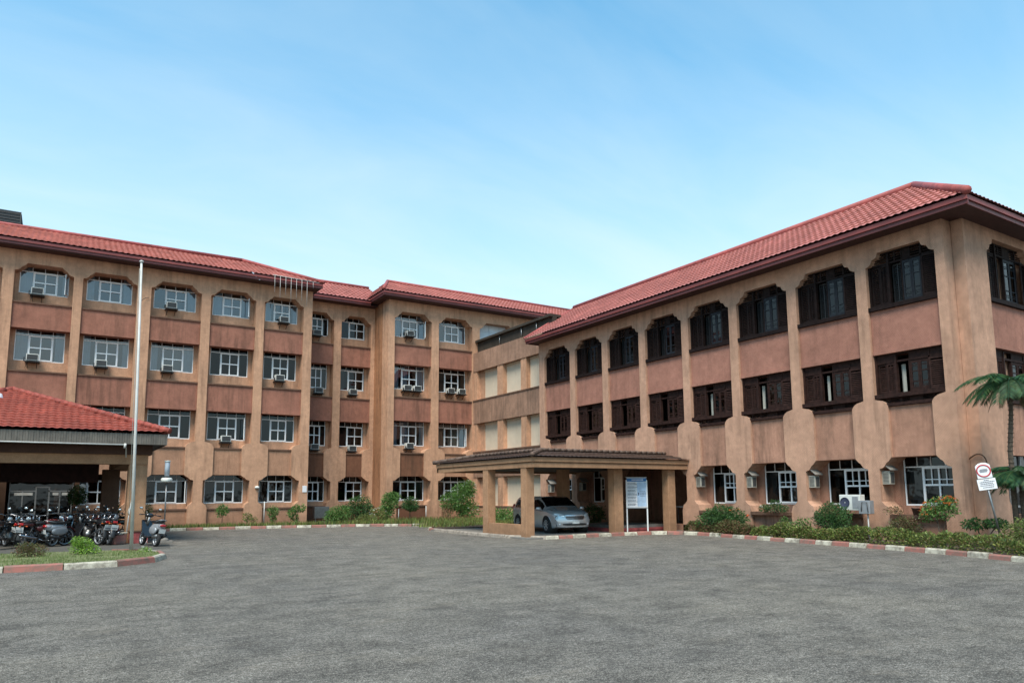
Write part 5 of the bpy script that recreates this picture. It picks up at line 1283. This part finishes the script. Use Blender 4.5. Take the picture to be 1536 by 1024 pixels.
for y, z, lb in ((15.98,1.76,'cream boxed air conditioner in the niche beside the white condenser'), (18.68,1.79,'cream boxed air conditioner in the niche above the planted window ledge'), (21.26,1.84,'cream boxed air conditioner in the niche nearest the canopy end'),
                 (29.14,1.73,'cream boxed air conditioner under the canopy right of the car roof'), (31.88,1.67,'cream boxed air conditioner under the canopy left of the car roof')):
    dup(t, (22.42, y, z), 0, lb)
# split condenser on the ledge
t = thing('condenser', 'white split air conditioner condenser with blue fan standing on the window ledge', 'air conditioner', (21.95, 14.1, 1.02))
m = MB(); m.box(-.12, .16, -.36, .36, 0, .50); c = m.build('casing', M['acwhite'], t, bevel=.015)
m = MB(); m.lathe([(.02,0),(.15,0),(.17,-.01),(.16,-.02)], (-.125, .16, .25), 'x', 20); m.build('fan_guard', M['ink'], t)
m = MB(); m.box(-.13,-.121,-.30,-.10,.06,.44); m.build('side_grille', M['silverp'], t)
m = MB(); m.box(-.14,.2,-.40,-.34,-.10,-.002); m.box(-.14,.2,.34,.40,-.10,-.002); m.build('bracket', M['steel'], t)
t = thing('condenser', 'smaller white condenser beside the large one at the corner of the window ledge', 'air conditioner', (21.75, 13.50, .92))
m = MB(); m.box(-.12, .12, -.20, .18, 0, .42); m.build('casing', M['silverp'], t, bevel=.015)
m = MB(); m.tube([(-.13,-.14,.05),(-.14,-.12,.36),(-.14,.05,.36),(-.14,.08,.08)], .014, 6); m.build('pipe', M['acdark'], t)
m = MB(); m.tube([(0,-.05,-.92+.05),(0,-.05,0)], .022, 8); m.build('support_post', M['whitep'], t)
t = thing('flower_pot', 'brown flower pot on the ledge of the last barred window', 'pot', (22.0, 12.05, .90))
m = MB(); m.lathe([(0,0),(.09,0),(.13,.20),(.14,.20),(.14,.24),(.12,.24),(.11,.22),(0,.20)], n=16); m.build('pot', M['pot'], t)

# ---------------------------------------------------------------- poles, signs, small things
t = thing('flagpole', 'tall bare white flagpole standing on the lawn', 'flagpole', (1.99, 23.35, .10), 0, tilt=(0, -.02))
m = MB(); m.tube([(0,0,0),(0,0,3),(0,0,8.4)], [.050,.042,.030], 16); m.build('pole', M['whitep'], t)
m = MB(); m.ell((0,0,8.43), .06,.06,.04); m.build('finial', M['whitep'], t)
m = MB(); m.box(-.16,.16,-.16,.16,-.02,.03); m.build('base', M['rust'], t)
m = MB(); m.tube([(-.09,-.06,1.2),(-.08,-.06,4.0),(-.05,-.04,8.2)], .006, 5); m.tube([(-.09,-.06,1.2),(-.12,-.08,1.1),(-.09,-.08,1.0)], .012, 5); m.build('rope', M['curtain2'], t)
t = thing('lamp_post', 'short grey lamp post with drum shade and pale blue tube on top beside the pavilion', 'lamp post', (3.44, 28.6, 0))
m = MB(); m.tube([(0,0,.1),(0,0,2.36)], .024, 10); m.build('pole', M['steel'], t)
m = MB(); m.lathe([(0,2.34),(.085,2.34),(.085,2.84),(.07,2.86),(0,2.86)], n=18); m.build('tube', simple('pale_grey_blue_plastic', (.42,.47,.53), .5), t)
m = MB(); m.lathe([(0,2.84),(.10,2.84),(.10,2.89),(0,2.90)], n=18); m.build('cap', M['acwhite'], t)
m = MB(); m.lathe([(0,2.12),(.15,2.12),(.19,2.16),(.19,2.24),(.15,2.28),(0,2.28)], n=22); m.build('drum', M['acwhite'], t)
m = MB(); m.slab([(-.26,-.2),(.26,-.22),(.3,.2),(-.24,.22)], 0, .06); m.ell((.02,0,.08), .15,.13,.09); m.build('base', M['concrete'], t)
t = thing('pole', 'thin white pole leaning against the front of the pavilion column', 'pole', (2.26, 28.85, .0))
m = MB(); m.tube([(0,0,0),(.06,.05,.9),(.20,.15,2.05)], .020, 8); m.build('rod', M['whitep'], t)
t = thing('kerb_stone', 'loose pinkish concrete kerb stone lying at the foot of the pavilion column', 'kerb stone', (2.02, 28.45, .0), .4)
m = MB(); m.box(-.20,.22,-.12,.14,0,.34); m.build('block', M['kred'], t, bevel=.04)
m = MB(); m.obox((0,0,.36), (1,0,.15), (0,1,0), (-.15,0,1), .23,.14,.02); m.build('cap', M['kwhite'], t, bevel=.012)
t = thing('planter_box', 'dark red low box against the foot of the pavilion column', 'box', (2.72, 28.72, .0))
m = MB(); m.box(-.36,.22,-.12,.22,0,.40); m.build('box', M['redstep'], t, bevel=.012)
m = MB(); m.box(-.39,.25,-.15,.25,.402,.44); m.build('rim', M['colbrown'], t)
# tilted prohibition sign
t = thing('parking_sign', 'round white prohibition sign with red ring over a text plate on a tilted post', 'sign', (20.65, 9.15, .05), 0)
vdir = Vector((20.65, 9.15, 0)).normalized(); R_ = Matrix.Rotation(atan2(-vdir.x, vdir.y)+.12, 4, 'Z') @ Matrix.Rotation(-.145, 4, 'Y')
m = MB(); m.M = R_; m.tube([(0,0,0),(0,0,2.25)], .026, 10); m.build('post', M['steel'], t)
m = MB(); m.M = R_; m.box(-.165,.165,-.045,-.03,1.92,2.25); m.ell((0,-.037,2.22), .165,.007,.10, 20, 6); m.build('plate', M['signwhite'], t, label='square white sign plate with rounded top')
m = MB(); m.M = R_; m.lathe([(.135,-.047),(.165,-.047),(.165,-.053),(.135,-.053),(.135,-.047)], (0,0,2.11), 'y', 32); m.build('ring', M['signred'], t)
m = MB(); m.M = R_
for zz, n_, x0_ in ((2.145, 6, -.075), (2.115, 7, -.09), (2.085, 6, -.08)):
    for k in range(n_): m.box(x0_+k*.027, x0_+k*.027+.018, -.052, -.046, zz-.009, zz+.009)
m.build('lettering', M['ink'], t)
m = MB(); m.M = R_; m.box(-.20,.21,-.045,-.03,1.62,1.90); p_ = m.build('text_plate', M['signwhite'], t)
m = MB(); m.M = R_; rn = R(2)
for zz, a, b_ in ((1.865,-.05,.07),(1.82,-.15,.17),(1.775,-.14,.13),(1.73,-.15,.16),(1.68,-.10,.12)):
    x = a
    while x < b_: l = rn.uniform(.015,.04); m.box(x, x+l, -.051, -.046, zz-.008, zz+.008); x += l+.010
m.build('lettering', M['ink'], p_)
t = thing('cable_loop', 'rusty bent cable loop hooked on the corner wall above the tilted sign', 'cable', (22.78, 10.9, 2.45))
m = MB(); m.tube([Vector(p) for p in smooth([(0,.12,.02),(-.03,.02,.0),(-.04,-.10,.10),(-.05,-.30,.22),(-.05,-.46,.20),(-.05,-.56,.05),(-.04,-.58,-.25)])], .018, 6); m.tube([(0,.08,0),(-.03,.02,-.14),(-.02,-.05,-.22)], .016, 6); m.build('cable', M['rust'], t)
# notice board under the canopy
t = thing('notice_board', 'white and blue information board on two white legs under the canopy', 'notice board', (20.06, 22.27, .06), RD(-24))
for s_ in (-1, 1):
    m = MB(); m.box(s_*.427-.022, s_*.427+.022, -.025, .025, 0, 2.08); m.build('leg', M['white'], t)
m = MB(); m.box(-.40,.40,-.02,.02,.98,2.16); bd = m.build('panel', M['signwhite'], t, label='white panel with blue heading and columns of small print')
m = MB(); m.box(-.44,.44,-.03,.03,2.165,2.20); m.box(-.44,.44,-.03,.03,.94,.975); m.build('rail', M['greyframe'], t)
m = MB(); m.box(-.41,.41,-.026,-.021,2.02,2.15); m.build('heading_band', M['signblue'], bd)
m = MB(); rn = R(4)
for k in range(9): m.box(-.20+k*.055, -.165+k*.055, -.030,-.027, 2.065, 2.11)
m.build('heading', M['signwhite'], bd)
m = MB(); m.box(.02,.40,-.025,-.021,1.02,2.0); m.build('right_column', M['paleblue'], bd)
m = MB()
for blk, z in enumerate((1.96,1.82,1.68,1.54,1.40,1.27,1.13)):
    for r2_ in range(3):
        x = -.38; e = rn.uniform(-.12, 0)
        while x < e: l = rn.uniform(.02,.06); m.box(x, x+l, -.027,-.022, z-r2_*.032-.007, z-r2_*.032+.007); x += l+.012
for z in (1.62,1.56,1.50,1.44):
    x = .12
    while x < .36: l = rn.uniform(.02,.05); m.box(x, x+l, -.030,-.0255, z-.008, z+.008); x += l+.012
m.box(.05,.09,-.030,-.0255,1.46,1.58)
m.build('small_print', M['ink'], bd)
# desk in the entrance recess
t = thing('desk', 'dark desk standing in the shaded entrance recess behind the notice board', 'desk', (22.9, 22.6, .30), 0)
m = MB(); m.box(-.3,.3,-.5,.5,.70,.74); m.build('top', M['greyframe'], t)
for sx in (-1, 1):
    for sy in (-1, 1):
        m = MB(); m.box(sx*.27-.02, sx*.27+.02, sy*.47-.02, sy*.47+.02, 0, .698); m.build('leg', M['steel'], t)
# hanging rods under the eave
t = thing('rod_frame', 'row of thin white metal rods hanging below the eave of the left wing corner', 'rod frame', (0, 39.85, 0))
m = MB(); hx = [9.72+.3*k for k in range(7)]+[11.86]
m.tube([(9.6,0,13.74),(12.2,0,13.66)], .016, 6); m.build('top_bar', M['whitep'], t)
for k, x in enumerate(hx):
    m = MB(); m.tube([(x,0,13.74-.03*(x-9.6)),(x+.01,0,[12.75,12.45,12.7,12.35,12.6,12.5,12.2,13.3][k])], .011, 5); m.build('rod', M['whitep'], t)
# water tank tower behind the roof
t = thing('water_tank', 'black ribbed rooftop water tank rising behind the left wing ridge at the left edge', 'water tank', (-4.6, 48.6, 0))
m = MB(); m.box(-2.2,2.15,-.6,2.0,16.0,17.62); tk = m.build('tank', M['black'], t)
m = MB()
for k in range(9): m.box(-2.23,2.18,-.63,2.03,16.1+k*.17,16.14+k*.17)
for k in range(5): m.box(-2.24+k*1.09,-2.20+k*1.09,-.64,-.60,16.0,17.62)
m.build('rib', M['acdark'], tk)
m = MB(); m.tube([(2.28,-.5,15.9),(2.28,-.5,16.9)], .09, 8); m.build('pipe', M['black'], t)
for sx in (-2, 2):
    for sy in (-.5, 1.9):
        m = MB(); m.tube([(sx,sy,0),(sx,sy,16)], .09, 8); m.build('leg', M['rust'], t)
t = thing('roof_dome_vent', 'white dome fitting on the left hip of the pavilion roof', 'lamp', (-1.93, 31.9, 5.10))  # white dome meant as a roof vent; gives no light
m = MB(); m.lathe([(0,.30),(.16,.26),(.22,.12),(.23,0),(0,0)], n=18); m.build('dome', M['signwhite'], t)
m = MB(); m.cyl((0,0,-.12), (0,0,0), .06, n=10); m.build('stem', M['steel'], t)
# wall fittings
tag(MB().box(11.86,12.10,40.77,40.795,1.78,2.14).build('wall_notice', M['signwhite']), 'square white paper notice on the corner pier of the left wing', 'notice')
t = thing('wall_lamp', 'small white bulkhead lamp between two ground floor windows of the left wing', 'lamp', (9.38, 40.80, 2.05)); m = MB(); m.ell((0,-.07,0), .13,.09,.08); m.box(-.1,.1,-.02,0,-.06,.06); m.build('lamp', M['acwhite'], t)
GP = 'thin white posts in the far flower bed'
for x, y, h, lb in ((9.6,39.9,1.22,'thin white post before the ground floor window left of the corner'), (3.98,39.7,.86,'thin pale pipe standing behind the lamp post near the kerb'), (17.05,39.3,.70,'thin white post left of the small clipped round tree'), (18.75,39.2,.85,'thick white post with a reddish edge right of the small clipped round tree')):
    m = MB(); m.tube([(0,0,0),(0,0,h)], .028, 8); o = m.build('post', M['whitep']); o.location = (x, y, .08); tag(o, lb, 'post', GP)
t = thing('junction_box', 'small grey metal cabinet on legs in the inner corner below the window', 'cabinet', (12.75, 41.6, .0))
m = MB(); m.box(-.0,.85,-.3,.1,.30,.95); m.build('cabinet', M['steel'], t, bevel=.01); m = MB(); m.box(.05,.1,-.25,-.2,0,.3); m.box(.75,.8,-.25,-.2,0,.3); m.build('stand', M['steel'], t)
t = thing('litter', 'thin scrap of white paper lying on the asphalt in the left foreground', 'litter', (-.52, 8.2, .006), .2)
m = MB(); m.add([(-.05,-.01,0),(.0,-.015,.012),(.055,.0,.004),(.05,.018,.006),(.0,.008,.016),(-.05,.012,.002)], [(0,1,4,5),(1,2,3,4)]); m.build('paper', M['signwhite'], t)
t = thing('stone', 'small white painted stone in the far bed near the pale pipe', 'stone', (4.6, 38.3, .1)); m = MB(); m.ell((0,0,.06), .16,.10,.09); m.build('stone', M['acwhite'], t)
# cables on the left wing face
rn = R(12)
for lb, pts in (('black cable sagging across the pier between the second and third top floor windows', [(3.2,40.6,11.5),(3.45,40.72,11.75),(3.62,40.72,11.8)]),
                ('thin dark cable running down the wall beside the pavilion roof', [(3.55,40.77,3.9),(3.75,40.74,3.5),(3.95,40.76,3.2)]),
                ('loose dark wire hanging from the second floor ledge at the right wing far end', [(22.15,32.2,4.3),(22.05,31.9,3.9),(22.2,31.6,3.55)])):
    o = MB().tube(smooth(pts), .014, 5).build('cable', M['black']); tag(o, lb, 'cable')
# ---------------------------------------------------------------- camera, light, sky
cam = bpy.data.objects.new('camera', bpy.data.cameras.new('camera')); COL.objects.link(cam); S.camera = cam
pt, ro, yw = .126, -.0071, .5645
c_, s_ = cos(yw), sin(yw)
fw = Vector((s_*cos(pt), c_*cos(pt), sin(pt))); rt = Vector((c_, -s_, 0)); up = rt.cross(fw)
r2 = rt*cos(ro)+up*sin(ro); u2 = -rt*sin(ro)+up*cos(ro)
Mx = Matrix((r2, u2, -fw)).transposed().to_4x4(); Mx.translation = Vector((0, 0, 1.65)); cam.matrix_world = Mx
cam.data.sensor_width = 36; cam.data.lens = 1082.69/1536*36; cam.data.shift_y = 89.93/1536; cam.data.clip_end = 2000; cam.data.clip_start = .05

SUN_EL, SUN_AZ = RD(57), RD(226)      # azimuth clockwise from +y: behind and left of the camera
w = bpy.data.worlds.new('World'); S.world = w; w.use_nodes = True; nt = w.node_tree; N_ = nt.nodes
bg = N_['Background']
sky = N_.new('ShaderNodeTexSky'); sky.sky_type = 'NISHITA'; sky.sun_disc = False; sky.sun_elevation = SUN_EL; sky.sun_rotation = SUN_AZ
sky.air_density = 1.0; sky.dust_density = .6; sky.ozone_density = 1.0
tc = N_.new('ShaderNodeTexCoord'); sep = N_.new('ShaderNodeSeparateXYZ'); nt.links.new(tc.outputs['Generated'], sep.inputs[0])
def mth(op, a, b=None, clamp=False):
    n = N_.new('ShaderNodeMath'); n.operation = op; n.use_clamp = clamp
    for x, i in ((a, 0), (b, 1)):
        if x is None: continue
        if isinstance(x, (int, float)): n.inputs[i].default_value = x
        else: nt.links.new(x, n.inputs[i])
    return n.outputs[0]
# flat high cloud layer: project the view direction on a plane overhead
zz = mth('MAXIMUM', sep.outputs[2], .03)
cx = mth('DIVIDE', sep.outputs[0], mth('ADD', zz, .25)); cy = mth('DIVIDE', sep.outputs[1], mth('ADD', zz, .25))
cmb = N_.new('ShaderNodeCombineXYZ'); nt.links.new(cx, cmb.inputs[0]); nt.links.new(cy, cmb.inputs[1])
mp = N_.new('ShaderNodeMapping'); mp.inputs['Rotation'].default_value = (0, 0, RD(32)); mp.inputs['Scale'].default_value = (.8, 2.0, 1); nt.links.new(cmb.outputs[0], mp.inputs[0])
nz = N_.new('ShaderNodeTexNoise'); nz.inputs['Scale'].default_value = 1.5; nz.inputs['Detail'].default_value = 7; nz.inputs['Roughness'].default_value = .55; nz.inputs['Distortion'].default_value = .4
nt.links.new(mp.outputs[0], nz.inputs[0])
cr = N_.new('ShaderNodeValToRGB'); cr.color_ramp.elements[0].position = .36; cr.color_ramp.elements[0].color = (0,0,0,1); cr.color_ramp.elements[1].position = .74; cr.color_ramp.elements[1].color = (1,1,1,1)
nt.links.new(nz.outputs[0], cr.inputs[0])
el = N_.new('ShaderNodeValToRGB'); nt.links.new(sep.outputs[2], el.inputs[0])
e = el.color_ramp.elements; e[0].position = .0; e[0].color = (.92,)*3+(1,); e[1].position = .62; e[1].color = (.10,)*3+(1,)
for p, v_ in ((.18, .80), (.34, .50), (.48, .24)): q = e.new(p); q.color = (v_,)*3+(1,)
fac = mth('ADD', el.outputs[0], mth('MULTIPLY', cr.outputs[0], .19), True)
mx = N_.new('ShaderNodeMix'); mx.data_type = 'RGBA'; nt.links.new(fac, mx.inputs[0])
sc_ = N_.new('ShaderNodeVectorMath'); sc_.operation = 'MULTIPLY'; nt.links.new(sky.outputs[0], sc_.inputs[0]); sc_.inputs[1].default_value = (SKYR, SKYG, SKYB)
nt.links.new(sc_.outputs[0], mx.inputs[6]); mx.inputs[7].default_value = VEIL
nt.links.new(mx.outputs[2], bg.inputs[0]); bg.inputs[1].default_value = .12
sd = bpy.data.objects.new('sun', bpy.data.lights.new('sun', 'SUN')); COL.objects.link(sd)
sd.data.energy = SUNE; sd.data.angle = RD(30); sd.data.color = (1, .90, .78)
sd.rotation_euler = (pi/2-SUN_EL, 0, pi-SUN_AZ)   # direction checked below
d = Vector((sin(SUN_AZ)*cos(SUN_EL), cos(SUN_AZ)*cos(SUN_EL), sin(SUN_EL)))
sd.rotation_euler = d.to_track_quat('Z', 'Y').to_euler()
vs_ = S.view_settings; vs_.view_transform = 'Standard'; vs_.look = 'None'; vs_.exposure = EXPO; vs_.gamma = 1; vs_.use_curve_mapping = False
S.cycles.max_bounces = 6; S.cycles.transparent_max_bounces = 12; S.cycles.diffuse_bounces = 3
